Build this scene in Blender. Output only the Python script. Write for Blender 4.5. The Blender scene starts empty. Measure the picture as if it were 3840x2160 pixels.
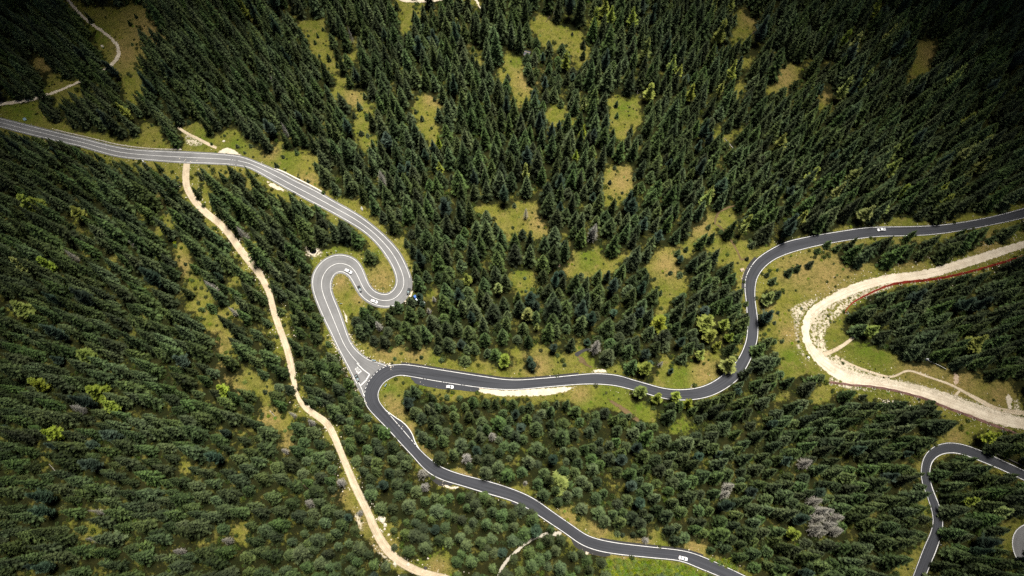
import bpy, bmesh, math, random
import numpy as np
from mathutils import Vector, Matrix
from mathutils.geometry import tessellate_polygon

C = bpy.context.scene.collection
SC = bpy.context.scene
R = math.radians

# ------------------------------------------------------------------ camera, sky, sun, exposure
CAM_H = 382.0
TILT = R(22.3)
FPX = 2560.0                       # focal length in pixels of the 3840 px wide photograph
cam_d = bpy.data.cameras.new('camera')
cam = bpy.data.objects.new('camera', cam_d); C.objects.link(cam)
cam_d.lens = 24.0; cam_d.sensor_width = 36.0; cam_d.sensor_fit = 'HORIZONTAL'
cam_d.clip_start = 1.0; cam_d.clip_end = 20000.0
cam.location = (0, 0, CAM_H); cam.rotation_euler = (TILT, 0, 0)
SC.camera = cam

SHADE_GAP_RX, SHADE_GAP_RY = 345.0, 342.0  # radii of the opening in the added cloud ring
SUN_EL, SUN_AZ = R(79), R(30)      # azimuth from +Y towards +X
world = bpy.data.worlds.new('World'); SC.world = world; world.use_nodes = True
wn = world.node_tree.nodes; wl = world.node_tree.links
sky = wn.new('ShaderNodeTexSky'); sky.sky_type = 'NISHITA'; sky.sun_disc = False
sky.sun_elevation = SUN_EL; sky.sun_rotation = SUN_AZ; sky.air_density = 1.0; sky.dust_density = 3.0
wl.new(sky.outputs[0], wn['Background'].inputs[0]); wn['Background'].inputs[1].default_value = 0.05
sd = bpy.data.lights.new('sun', 'SUN'); sd.energy = 5.0; sd.angle = R(16); sd.color = (1.0, 0.95, 0.86)
sun = bpy.data.objects.new('sun', sd); C.objects.link(sun)
sdir = Vector((math.sin(SUN_AZ)*math.cos(SUN_EL), math.cos(SUN_AZ)*math.cos(SUN_EL), math.sin(SUN_EL)))
sun.rotation_euler = sdir.to_track_quat('Z', 'Y').to_euler()
sun.location = (0, 0, 900)
SC.view_settings.view_transform = 'Standard'; SC.view_settings.look = 'None'
SC.view_settings.gamma = 1; SC.view_settings.exposure = 0.55
SC.render.engine = 'CYCLES'
SC.cycles.max_bounces = 5; SC.cycles.diffuse_bounces = 1; SC.cycles.transparent_max_bounces = 8
SC.cycles.use_denoising = False

rng = random.Random(7)
nrng = np.random.default_rng(7)

# ------------------------------------------------------------------ ground height and projection
def gh(x, y):
    return (2.6*np.sin(x/61.0+0.7)*np.cos(y/73.0) + 1.9*np.sin((x+y)/47.0) + 0.9*np.sin((x-1.7*y)/31.0+1.2)
            + 0.02*y)
CT, ST = math.cos(TILT), math.sin(TILT)
def unp(px, py, up=0.0):
    """where the ray through photo pixel (px,py) meets the surface `up` metres above the ground"""
    px = np.asarray(px, float); py = np.asarray(py, float)
    a = (px-1920)/FPX; b = -(py-1080)/FPX
    dx = a; dy = b*CT + ST; dz = b*ST - CT
    z = np.zeros_like(a) + up
    for _ in range(6):
        s = (z-CAM_H)/dz
        x, y = s*dx, s*dy
        z = gh(x, y) + up
    return x, y
def prj(x, y, z):
    X = np.asarray(x, float); Y = np.asarray(y, float); Z = np.asarray(z, float)-CAM_H
    yc = Y*CT + Z*ST; zc = -Y*ST + Z*CT
    d = -zc
    return 1920+FPX*X/d, 1080-FPX*yc/d
def W(px, py, up=0.0):
    x, y = unp(px, py, up); return float(x), float(y)
def pxvec(px, py, dx, dy):
    x0, y0 = W(px, py); x1, y1 = W(px+dx*8, py+dy*8)
    return math.atan2(y1-y0, x1-x0)

# ------------------------------------------------------------------ object helpers
def tag(o, label=None, cat=None, group=None, kind=None):
    if label: o['label'] = label
    if cat: o['category'] = cat
    if group: o['group'] = group
    if kind: o['kind'] = kind
    return o
def link(o, parent=None):
    C.objects.link(o)
    if parent is not None: o.parent = parent
    return o
def mesh_from(name, V, F, mat=None, smooth=False):
    me = bpy.data.meshes.new(name)
    me.from_pydata([tuple(map(float, v)) for v in V], [], F)
    if mat is not None:
        for m in (mat if isinstance(mat, (list, tuple)) else [mat]): me.materials.append(m)
    if smooth: me.polygons.foreach_set('use_smooth', [True]*len(me.polygons))
    me.update(); return me
def obj(name, me, parent=None, loc=None, rz=0):
    o = bpy.data.objects.new(name, me); link(o, parent)
    if loc is not None: o.location = loc
    if rz: o.rotation_euler = (0, 0, rz)
    return o
def empty(name, loc, rz=0, label=None, cat=None, group=None):
    o = bpy.data.objects.new(name, None); o.empty_display_size = 0.5
    C.objects.link(o); o.location = loc; o.rotation_euler = (0, 0, rz)
    return tag(o, label, cat, group)
class MB:
    """collects shapes into one mesh"""
    def __init__(s): s.V = []; s.F = []; s.MI = []
    def add(s, V, F, mi=0):
        k = len(s.V); s.V += [tuple(map(float, v)) for v in V]; s.F += [tuple(k+i for i in f) for f in F]; s.MI += [mi]*len(F)
    def box(s, x0, y0, z0, x1, y1, z1, mi=0, taper=0.0):
        t = taper
        s.add([(x0,y0,z0),(x1,y0,z0),(x1,y1,z0),(x0,y1,z0),(x0+t,y0+t,z1),(x1-t,y0+t,z1),(x1-t,y1-t,z1),(x0+t,y1-t,z1)],
              [(3,2,1,0),(4,5,6,7),(0,1,5,4),(1,2,6,5),(2,3,7,6),(3,0,4,7)], mi)
    def tube(s, pts, r, n=6, mi=0, r2=None, cap=True):
        pts = [Vector(p) for p in pts]; m = len(pts); V = []; F = []
        for i, p in enumerate(pts):
            d = (pts[min(i+1,m-1)]-pts[max(i-1,0)]).normalized()
            a = d.orthogonal().normalized() if abs(d.z) < 0.95 else Vector((1,0,0))
            a = (a - d*a.dot(d)).normalized(); b = d.cross(a)
            rr = r if r2 is None else r+(r2-r)*i/(m-1)
            for k in range(n):
                t = 2*math.pi*k/n; V.append(p+a*math.cos(t)*rr+b*math.sin(t)*rr)
        for i in range(m-1):
            for k in range(n):
                F.append((i*n+k, i*n+(k+1)%n, (i+1)*n+(k+1)%n, (i+1)*n+k))
        if cap: F += [tuple(range(n))[::-1], tuple((m-1)*n+k for k in range(n))]
        s.add(V, F, mi)
    def build(s, name, mat, parent=None, smooth=False):
        me = mesh_from(name, s.V, s.F, mat, smooth)
        me.polygons.foreach_set('material_index', s.MI)
        return obj(name, me, parent)

# ------------------------------------------------------------------ materials
def newmat(name):
    m = bpy.data.materials.new(name); m.use_nodes = True
    nt = m.node_tree; b = nt.nodes['Principled BSDF']
    return m, nt, b
def nd(nt, t, **kw):
    n = nt.nodes.new(t)
    for k, v in kw.items():
        if hasattr(n, k): setattr(n, k, v)
        else: n.inputs[k].default_value = v
    return n
def simple(name, col, rough=0.6, metal=0.0, var=0.0, scale=3.0, spec=0.5, coat=0):
    m, nt, b = newmat(name)
    b.inputs['Roughness'].default_value = rough; b.inputs['Metallic'].default_value = metal
    b.inputs['Specular IOR Level'].default_value = spec; b.inputs['Coat Weight'].default_value = coat
    if var > 0:
        tc = nd(nt, 'ShaderNodeTexCoord'); nz = nd(nt, 'ShaderNodeTexNoise'); nz.inputs['Scale'].default_value = scale
        nz.inputs['Detail'].default_value = 5
        nt.links.new(tc.outputs['Object'], nz.inputs['Vector'])
        mx = nd(nt, 'ShaderNodeMix', data_type='RGBA')
        mx.inputs[6].default_value = tuple(c*(1-var) for c in col)+(1,); mx.inputs[7].default_value = tuple(min(1,c*(1+var)) for c in col)+(1,)
        rp = nd(nt, 'ShaderNodeMapRange'); rp.inputs[1].default_value = 0.3; rp.inputs[2].default_value = 0.7
        nt.links.new(nz.outputs[0], rp.inputs[0]); nt.links.new(rp.outputs[0], mx.inputs[0]); nt.links.new(mx.outputs[2], b.inputs['Base Color'])
    else: b.inputs['Base Color'].default_value = tuple(col)+(1,)
    return m
def noise(nt, vec, scale, detail=4, rough=0.55, lo=0.35, hi=0.65):
    n = nd(nt, 'ShaderNodeTexNoise'); n.inputs['Scale'].default_value = scale; n.inputs['Detail'].default_value = detail; n.inputs['Roughness'].default_value = rough
    nt.links.new(vec, n.inputs['Vector'])
    r = nd(nt, 'ShaderNodeMapRange'); r.inputs[1].default_value = lo; r.inputs[2].default_value = hi
    nt.links.new(n.outputs[0], r.inputs[0]); return r.outputs[0]
def mix(nt, f, a, b, blend='MIX'):
    m = nd(nt, 'ShaderNodeMix', data_type='RGBA', blend_type=blend)
    for s, v in ((0, f), (6, a), (7, b)):
        if hasattr(v, 'default_value') or hasattr(v, 'links'): nt.links.new(v, m.inputs[s])
        elif isinstance(v, (int, float)): m.inputs[s].default_value = v
        else: m.inputs[s].default_value = tuple(v)+(1,)
    return m.outputs[2]
def mth(nt, op, a, b=None, clamp=False):
    m = nd(nt, 'ShaderNodeMath', operation=op); m.use_clamp = clamp
    for i, v in enumerate((a, b)):
        if v is None: continue
        if isinstance(v, (int, float)): m.inputs[i].default_value = v
        else: nt.links.new(v, m.inputs[i])
    return m.outputs[0]
def attr(nt, name):
    a = nd(nt, 'ShaderNodeAttribute'); a.attribute_name = name; return a
def bump(nt, b, h, strength=0.5, dist=0.3):
    n = nd(nt, 'ShaderNodeBump'); n.inputs['Strength'].default_value = strength; n.inputs['Distance'].default_value = dist
    nt.links.new(h, n.inputs['Height']); nt.links.new(n.outputs[0], b.inputs['Normal'])

def ground_material():
    m, nt, b = newmat('meadow_and_forest_floor')
    P = nd(nt, 'ShaderNodeNewGeometry').outputs['Position']
    big = noise(nt, P, 0.035, 4, 0.6, 0.4, 0.6)
    mid = noise(nt, P, 0.16, 5, 0.6, 0.42, 0.6)
    fine = noise(nt, P, 1.1, 4, 0.65, 0.36, 0.64)
    tiny = noise(nt, P, 3.5, 3, 0.6, 0.35, 0.65)
    g = mix(nt, big, (0.200, 0.225, 0.030), (0.285, 0.275, 0.045))
    g = mix(nt, mth(nt, 'MULTIPLY', mid, 0.5), g, (0.350, 0.300, 0.085))
    grn = attr(nt, 'green').outputs['Fac']; och = attr(nt, 'ochre').outputs['Fac']
    gg = mth(nt, 'MULTIPLY', grn, mth(nt, 'ADD', mth(nt, 'MULTIPLY', mid, 0.5), 0.55), True)
    g = mix(nt, gg, g, (0.150, 0.225, 0.018))
    oo = mth(nt, 'MULTIPLY', och, mth(nt, 'ADD', mth(nt, 'MULTIPLY', fine, 0.5), 0.5), True)
    g = mix(nt, oo, g, (0.480, 0.340, 0.130))
    g = mix(nt, mth(nt, 'MULTIPLY', noise(nt, P, 0.33, 6, 0.7, 0.50, 0.62), 0.55), g, (0.085, 0.100, 0.014))
    g = mix(nt, mth(nt, 'MULTIPLY', noise(nt, P, 0.22, 6, 0.7, 0.54, 0.66), 0.45), g, (0.40, 0.30, 0.11))
    # tufts: darker herb clumps and pale straw
    g = mix(nt, mth(nt, 'MULTIPLY', noise(nt, P, 0.9, 5, 0.7, 0.52, 0.66), 0.62), g, (0.045, 0.060, 0.010))
    g = mix(nt, mth(nt, 'MULTIPLY', noise(nt, P, 2.1, 3, 0.6, 0.56, 0.7), 0.5), g, (0.42, 0.36, 0.14))
    g = mix(nt, mth(nt, 'MULTIPLY', noise(nt, P, 4.6, 2, 0.6, 0.5, 0.75), 0.5), g, (0.03, 0.035, 0.008))
    floor_shade = attr(nt, 'litter_shade').outputs['Fac']  # litter mask that also paints shade into the gaps between trees
    floor_shade = mth(nt, 'MULTIPLY', mth(nt, 'SUBTRACT', mth(nt, 'ADD', floor_shade, mth(nt, 'MULTIPLY', noise(nt, P, 0.28, 6, 0.7, 0.38, 0.62), 0.75)), 0.80), 2.2, True)
    fl = mix(nt, mid, (0.012, 0.014, 0.006), (0.028, 0.024, 0.009))  # near-black floor: needle litter with tree shade in its colour
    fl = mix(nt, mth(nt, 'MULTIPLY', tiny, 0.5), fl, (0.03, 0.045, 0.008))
    g = mix(nt, mth(nt, 'MULTIPLY', floor_shade, 0.97), g, fl)
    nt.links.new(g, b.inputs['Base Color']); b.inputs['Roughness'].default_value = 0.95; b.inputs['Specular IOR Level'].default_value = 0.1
    bump(nt, b, mth(nt, 'ADD', fine, tiny), 0.9, 0.5)
    return m
def rag_material(name, c1, c2, c3, ragged=1.6, alpha_scale=0.5, speckle=None):
    """loose surface whose margin breaks up into the grass: 'edge' is the distance in metres to the margin"""
    m, nt, b = newmat(name)
    P = nd(nt, 'ShaderNodeNewGeometry').outputs['Position']
    c = mix(nt, noise(nt, P, 0.25, 5), c1, c2)
    c = mix(nt, mth(nt, 'MULTIPLY', noise(nt, P, 1.4, 5, 0.7, 0.45, 0.7), 0.6), c, c3)
    c = mix(nt, mth(nt, 'MULTIPLY', noise(nt, P, 3.1, 3, 0.6, 0.6, 0.72), 0.5), c, (0.12, 0.10, 0.07))
    uvn = nd(nt, 'ShaderNodeUVMap').outputs[0]; mp = nd(nt, 'ShaderNodeMapping'); mp.inputs['Scale'].default_value = (0.035, 9.0, 1); nt.links.new(uvn, mp.inputs[0])
    c = mix(nt, mth(nt, 'MULTIPLY', noise(nt, mp.outputs[0], 1.0, 5, 0.65, 0.45, 0.68), 0.55), c, tuple(v*0.62 for v in c1))
    nt.links.new(c, b.inputs['Base Color']); b.inputs['Roughness'].default_value = 0.95; b.inputs['Specular IOR Level'].default_value = 0.15
    e = attr(nt, 'edge').outputs['Fac']
    n1 = nd(nt, 'ShaderNodeTexNoise'); n1.inputs['Scale'].default_value = alpha_scale; n1.inputs['Detail'].default_value = 6; n1.inputs['Roughness'].default_value = 0.65
    nt.links.new(P, n1.inputs['Vector'])
    t = mth(nt, 'MULTIPLY', mth(nt, 'SUBTRACT', mth(nt, 'ADD', n1.outputs[0], -0.30), 0.0), ragged*2.2)
    a = mth(nt, 'MULTIPLY', mth(nt, 'SUBTRACT', e, t), 3.0, True)
    if speckle is not None:
        a = mth(nt, 'MULTIPLY', mth(nt, 'MULTIPLY', mth(nt, 'SUBTRACT', mth(nt, 'ADD', n1.outputs[0], mth(nt, 'MULTIPLY', mth(nt, 'MINIMUM', e, 4.0), 0.03)), speckle), 9.0, True), mth(nt, 'MULTIPLY', e, 0.8, True), True)
    tr = nd(nt, 'ShaderNodeBsdfTransparent'); mx = nd(nt, 'ShaderNodeMixShader')
    nt.links.new(a, mx.inputs[0]); nt.links.new(tr.outputs[0], mx.inputs[1]); nt.links.new(b.outputs[0], mx.inputs[2])
    nt.links.new(mx.outputs[0], nt.nodes['Material Output'].inputs['Surface'])
    bump(nt, b, noise(nt, P, 2.2, 4), 0.5, 0.15)
    return m
def asphalt(name, c, track):
    m, nt, b = newmat(name)
    P = nd(nt, 'ShaderNodeNewGeometry').outputs['Position']
    uv = nd(nt, 'ShaderNodeUVMap').outputs[0]
    base = mix(nt, noise(nt, P, 0.05, 6, 0.65, 0.35, 0.65), tuple(v*0.72 for v in c), tuple(v*1.35 for v in c))
    base = mix(nt, mth(nt, 'MULTIPLY', noise(nt, P, 2.4, 4, 0.7, 0.35, 0.7), 0.35), base, tuple(v*1.35 for v in c))
    # long wear streaks along the lanes
    mp = nd(nt, 'ShaderNodeMapping'); mp.inputs['Scale'].default_value = (0.012, 7.0, 1); nt.links.new(uv, mp.inputs[0])
    base = mix(nt, mth(nt, 'MULTIPLY', noise(nt, mp.outputs[0], 1.0, 4, 0.6, 0.35, 0.65), track), base, tuple(v*1.45 for v in c))
    mp2 = nd(nt, 'ShaderNodeMapping'); mp2.inputs['Scale'].default_value = (0.02, 16.0, 1); mp2.inputs['Location'].default_value = (5, 3, 0); nt.links.new(uv, mp2.inputs[0])
    base = mix(nt, mth(nt, 'MULTIPLY', noise(nt, mp2.outputs[0], 1.0, 3, 0.6, 0.5, 0.7), track), base, tuple(v*0.6 for v in c))
    nt.links.new(base, b.inputs['Base Color']); b.inputs['Roughness'].default_value = 0.85; b.inputs['Specular IOR Level'].default_value = 0.3
    return m
def paint_material():
    m, nt, b = newmat('road_paint')
    P = nd(nt, 'ShaderNodeNewGeometry').outputs['Position']
    c = mix(nt, noise(nt, P, 0.5, 6, 0.7, 0.25, 0.55), (0.36, 0.36, 0.36), (0.72, 0.72, 0.71))
    nt.links.new(c, b.inputs['Base Color']); b.inputs['Roughness'].default_value = 0.6
    return m
def foliage(name, dark, light, var=0.35, hue=0.03, trans=0.08):
    m, nt, b = newmat(name)
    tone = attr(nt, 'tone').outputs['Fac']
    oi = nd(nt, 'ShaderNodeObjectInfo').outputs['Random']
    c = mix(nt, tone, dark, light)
    hs = nd(nt, 'ShaderNodeHueSaturation')
    r2 = mth(nt, 'FRACT', mth(nt, 'MULTIPLY', oi, 17.31)); r3 = mth(nt, 'FRACT', mth(nt, 'MULTIPLY', oi, 91.7))
    nt.links.new(mth(nt, 'ADD', mth(nt, 'MULTIPLY', r2, hue*2), 0.5-hue), hs.inputs['Hue'])
    nt.links.new(mth(nt, 'ADD', mth(nt, 'MULTIPLY', oi, var*2), 1-var), hs.inputs['Value'])
    nt.links.new(mth(nt, 'ADD', mth(nt, 'MULTIPLY', r3, 0.30), 0.82), hs.inputs['Saturation'])
    nt.links.new(c, hs.inputs['Color'])
    nt.links.new(hs.outputs[0], b.inputs['Base Color']); b.inputs['Roughness'].default_value = 0.7; b.inputs['Specular IOR Level'].default_value = 0.15
    tl = nd(nt, 'ShaderNodeBsdfTranslucent'); nt.links.new(hs.outputs[0], tl.inputs[0])
    mx = nd(nt, 'ShaderNodeMixShader'); mx.inputs[0].default_value = trans
    nt.links.new(b.outputs[0], mx.inputs[1]); nt.links.new(tl.outputs[0], mx.inputs[2])
    nt.links.new(mx.outputs[0], nt.nodes['Material Output'].inputs['Surface'])
    return m
M = dict(
    ground=ground_material(),
    asphalt_grey=asphalt('grey_asphalt', (0.150, 0.150, 0.152), 0.35),
    asphalt_dark=asphalt('dark_asphalt', (0.034, 0.036, 0.043), 0.95),
    paint=paint_material(),
    trail=rag_material('pale_dirt', (0.42, 0.34, 0.23), (0.58, 0.48, 0.34), (0.68, 0.58, 0.44), 0.4, 0.9),
    gravel=rag_material('pale_gravel', (0.52, 0.44, 0.33), (0.68, 0.60, 0.47), (0.78, 0.71, 0.58), 1.5, 0.45),
    gravel_sparse=rag_material('sparse_gravel', (0.48, 0.42, 0.30), (0.62, 0.54, 0.40), (0.7, 0.64, 0.5), 1.0, 0.8, 0.50),
    path=rag_material('grey_gravel', (0.36, 0.33, 0.27), (0.50, 0.46, 0.38), (0.6, 0.56, 0.48), 0.8, 0.7),
    soil=rag_material('bare_brown_soil', (0.09, 0.065, 0.03), (0.15, 0.10, 0.05), (0.2, 0.15, 0.08), 1.0, 0.6),
    pinksoil=rag_material('bare_pale_soil', (0.42, 0.30, 0.20), (0.5, 0.38, 0.27), (0.6, 0.5, 0.4), 2.0, 0.8),
    ditch=simple('wet_dark_ditch', (0.018, 0.017, 0.018), 0.8, var=0.4),
    concrete=simple('pale_concrete', (0.62, 0.58, 0.52), 0.9, var=0.15, scale=1.5),
    stone=simple('grey_stone', (0.36, 0.33, 0.27), 0.95, var=0.5, scale=1.2),
    boulder=simple('pale_limestone', (0.60, 0.54, 0.44), 0.95, var=0.25, scale=0.8),
    darkrock=simple('dark_rock', (0.05, 0.045, 0.04), 0.9, var=0.5, scale=2),
    bark=simple('spruce_bark', (0.075, 0.052, 0.035), 0.95, var=0.4, scale=2),
    palebark=simple('bleached_wood', (0.42, 0.39, 0.35), 0.9, var=0.25, scale=2),
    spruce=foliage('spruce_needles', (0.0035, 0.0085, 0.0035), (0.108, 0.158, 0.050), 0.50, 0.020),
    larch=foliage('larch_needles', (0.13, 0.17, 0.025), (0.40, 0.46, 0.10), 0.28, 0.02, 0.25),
    pine=foliage('pine_needles', (0.010, 0.022, 0.014), (0.105, 0.165, 0.105), 0.35, 0.02),
    dead=foliage('bare_grey_twigs', (0.15, 0.142, 0.12), (0.38, 0.36, 0.315), 0.15, 0.01, 0.0),
    shrub=foliage('shrub_leaves', (0.012, 0.022, 0.005), (0.075, 0.10, 0.02), 0.4, 0.03),
    herb=foliage('herb_leaves', (0.06, 0.10, 0.01), (0.22, 0.28, 0.03), 0.35, 0.03),
    white=simple('white_car_paint', (0.82, 0.82, 0.84), 0.3, spec=0.5, coat=0.6),
    black=simple('black_car_paint', (0.012, 0.014, 0.018), 0.25, coat=0.8),
    bluepaint=simple('blue_car_paint', (0.01, 0.12, 0.50), 0.3, coat=0.6),
    silver=simple('silver_car_paint', (0.55, 0.55, 0.56), 0.35, 0.3),
    glass=simple('dark_car_glass', (0.02, 0.03, 0.035), 0.08, spec=0.8),
    skyglass=simple('glass_painted_reflection', (0.30, 0.40, 0.43), 0.12, spec=0.8),  # sky reflection painted into the glass colour
    rubber=simple('tyre_rubber', (0.02, 0.02, 0.02), 0.9),
    rim=simple('alloy_rim', (0.5, 0.5, 0.5), 0.35, 0.8),
    lamp=simple('headlight_glass', (0.85, 0.87, 0.9), 0.15, spec=0.8),
    red=simple('tail_light_red', (0.45, 0.01, 0.01), 0.3),
    net=simple('red_net_fabric', (0.70, 0.075, 0.045), 0.8, var=0.3, scale=0.6),
    pinknet=simple('faded_pink_net', (0.62, 0.34, 0.30), 0.85, var=0.25, scale=0.6),
    whitem=simple('white_metal', (0.80, 0.79, 0.76), 0.5),
    greym=simple('grey_metal', (0.35, 0.36, 0.38), 0.45, 0.5),
    bluem=simple('blue_sign_face', (0.10, 0.32, 0.62), 0.4),
    pblue=simple('pale_blue_sign_face', (0.36, 0.55, 0.70), 0.4),
    wood=simple('weathered_timber', (0.40, 0.32, 0.22), 0.9, var=0.25, scale=3),
    darkwood=simple('dark_stained_timber', (0.05, 0.035, 0.025), 0.9, var=0.3, scale=3),
    slate=simple('slate_blue_roof', (0.035, 0.038, 0.055), 0.6, var=0.3, scale=2),
    water=simple('dark_water', (0.004, 0.005, 0.006), 0.05, spec=0.6),
)
# ------------------------------------------------------------------ surveyed outlines (photo pixels)
ROAD_A = [(-60,424,-70,466),(0,440,-5,477),(112,468,105,506),(248,501,240,538),(318,517,311,555),(432,546,425,587),(527,559,522,600),
 (696,567,690,613),(860,577,853,620),(914,586,903,627),(960,603,945,638),(1059,646,1037,690),(1100,669,1077,712),(1184,710,1158,756),
 (1258,753,1232,794),(1347,803,1318,843),(1407,848,1372,880),(1457,893,1413,920),(1501,944,1445,962),(1529,998,1469,1003),
 (1545,1043,1482,1040),(1545,1085,1481,1068),(1520,1128,1468,1088),(1480,1153,1452,1098),(1427,1156,1433,1098),(1387,1142,1408,1089),
 (1352,1117,1389,1068),(1328,1078,1375,1037),(1309,1044,1358,996),(1291,1029,1328,964),(1270,1026,1270,950),(1255,1037,1212,971),
 (1247,1058,1173,1020),(1246,1078,1166,1068),(1252,1105,1176,1112),(1278,1167,1206,1187),(1303,1240,1238,1252),(1322,1286,1262,1304),
 (1352,1321,1284,1346),(1392,1349,1304,1384),(1452,1366,1334,1444),(1466,1388,1372,1510)]
ROAD_B = [(4010,742,4010,778),(3900,768,3900,803),(3840,782,3840,817),(3725,812,3725,842),(3576,839,3578,869),(3456,849,3458,882),
 (3302,852,3305,886),(3228,857,3232,893),(3128,872,3134,908),(3029,889,3040,927),(2945,909,2963,948),(2880,942,2905,972),
 (2839,971,2868,1000),(2814,1003,2847,1027),(2797,1038,2836,1050),(2793,1083,2830,1090),(2799,1132,2832,1137),(2802,1182,2839,1182),
 (2804,1227,2842,1237),(2799,1276,2837,1284),(2775,1336,2812,1352),(2735,1386,2769,1420),(2675,1432,2697,1471),(2616,1455,2625,1495),
 (2541,1462,2537,1500),(2481,1455,2468,1489),(2427,1440,2412,1472),(2367,1423,2355,1457),(2317,1408,2308,1446),(2238,1401,2238,1440),
 (2168,1406,2172,1441),(2044,1418,2050,1451),(1920,1425,1920,1461),(1805,1411,1800,1453),(1656,1388,1650,1431),(1556,1372,1553,1414),
 (1507,1367,1508,1407),(1457,1371,1478,1411),(1427,1382,1450,1426),(1399,1408,1434,1441),(1378,1437,1423,1459),(1367,1470,1416,1480),
 (1366,1500,1420,1502),(1380,1530,1430,1518),(1407,1560,1447,1539),(1457,1611,1488,1586),(1511,1671,1543,1650),(1546,1708,1571,1683),
 (1581,1748,1605,1716),(1611,1775,1641,1743),(1660,1800,1678,1762),(1735,1822,1742,1783),(1830,1851,1840,1808),(1920,1878,1932,1838),
 (1985,1910,2003,1871),(2059,1959,2080,1925),(2119,1999,2144,1969),(2178,2041,2198,2006),(2238,2064,2250,2024),(2317,2078,2325,2038),
 (2442,2091,2447,2052),(2551,2103,2565,2066),(2616,2128,2635,2088),(2695,2160,2715,2123),(2760,2192,2785,2156),(2840,2232,2865,2196)]
ROAD_J = [(3960,1822,3960,1856),(3900,1793,3895,1826),(3840,1765,3830,1796),(3765,1730,3757,1762),(3695,1698,3682,1731),(3625,1671,3614,1705),
 (3566,1660,3566,1697),(3521,1667,3530,1703),(3486,1686,3505,1719),(3463,1718,3491,1740),(3454,1758,3486,1767),(3456,1805,3488,1808),
 (3473,1850,3504,1852),(3490,1900,3523,1900),(3500,1950,3535,1952),(3492,1992,3532,1996),(3466,2051,3510,2064),(3441,2116,3490,2112),
 (3420,2172,3466,2172),(3400,2230,3446,2230)]
ROAD_K = [(4020,1948,4030,1990),(3950,1946,3960,1990),(3890,1952,3910,1996),(3840,1967,3880,2012),(3806,1992,3862,2036),(3794,2035,3850,2056),
 (3806,2085,3858,2080),(3836,2130,3880,2110),(3880,2170,3910,2140)]
TRAIL_C = [((703,600),22),((697,645),26),((698,690),26),((711,725),25),((735,760),25),((775,800),25),((825,840),25),((865,885),26),((899,934),26),
 ((934,978),27),((962,1010),28),((985,1048),24),((1010,1098),22),((1020,1142),22),((1035,1192),24),((1054,1247),24),((1069,1287),24),
 ((1084,1336),24),((1094,1386),24),((1102,1428),20),((1111,1470),12),((1124,1505),16),((1149,1532),22),((1184,1557),24),((1223,1584),26),
 ((1248,1624),26),((1263,1659),24),((1283,1708),24),((1308,1768),26),((1333,1828),28),((1357,1877),28),((1382,1927),28),((1402,1977),30),
 ((1422,2016),32),((1447,2056),34),((1487,2096),32),((1536,2128),30),((1586,2148),28),((1656,2166),28),((1740,2190),26),((1860,2230),26)]
TRACK_D = [(3960,874,3960,902),(3900,888,3900,914),(3840,903,3840,930),(3625,966,3632,1000),(3476,1011,3482,1043),(3327,1031,3340,1064),
 (3228,1056,3252,1084),(3158,1082,3180,1114),(3104,1112,3122,1140),(3049,1147,3085,1166),(3019,1182,3054,1196),(3007,1227,3036,1232),
 (3009,1271,3038,1271),(3029,1318,3062,1308),(3064,1364,3098,1338),(3113,1404,3150,1370),(3180,1441,3222,1399),(3327,1462,3345,1424),
 (3427,1484,3440,1445),(3526,1519,3541,1470),(3625,1552,3640,1506),(3725,1588,3740,1540),(3840,1611,3840,1567),(3960,1640,3960,1598)]
RUT_E = [((3345,1066),18),((3278,1088),20),((3200,1118),22),((3150,1160),20),((3105,1205),20),((3080,1245),22),((3074,1285),30),((3085,1318),34),((3105,1345),30)]
RUT_F = [((3085,1330),14),((3120,1318),12),((3158,1298),10),((3190,1274),8),((3210,1256),7)]
PATH_G = [((225,-40),16),((256,0),16),((293,45),15),((338,85),15),((388,120),15),((427,154),16),((445,184),18),((443,214),20),((422,240),16),
 ((385,265),12),((348,285),12),((308,301),12),((238,333),12),((149,365),14),((75,381),15),((0,390),18),((-60,400),18)]
PATH_H = [((2105,2003),20),((2080,2000),16),((2054,2002),14),((2014,2014),13),((1975,2031),12),((1945,2061),11),((1920,2084),11),((1889,2116),11),((1869,2160),11),((1860,2220),11)]
TRACK_I = [((1440,-60),26),((1490,-16),22),((1540,-1),22),((1600,0),22),((1660,-8),20),((1720,-24),18),((1770,-20),18),((1792,12),14),((1802,32),8)]
TRAIL_L = [((2800,965),10),((2780,980),8),((2760,930),8),((2690,838),8),((2680,850),8),((2690,800),10),((2740,775),8),((2800,760),7),((2830,740),5)]
RUT_M = [((663,474),7),((700,500),9),((745,522),9),((790,545),9),((812,555),8)]
RUT_N = [((3131,1335),6),((3200,1372),7),((3280,1400),7),((3345,1415),6),((3400,1388),5),((3440,1398),5),((3500,1420),5),((3560,1440),6),((3620,1472),8),((3680,1505),14),((3740,1535),14),((3840,1550),16),((3900,1560),16)]
RUT_O = [((3570,1500),9),((3585,1480),8),((3602,1462),6)]

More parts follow.
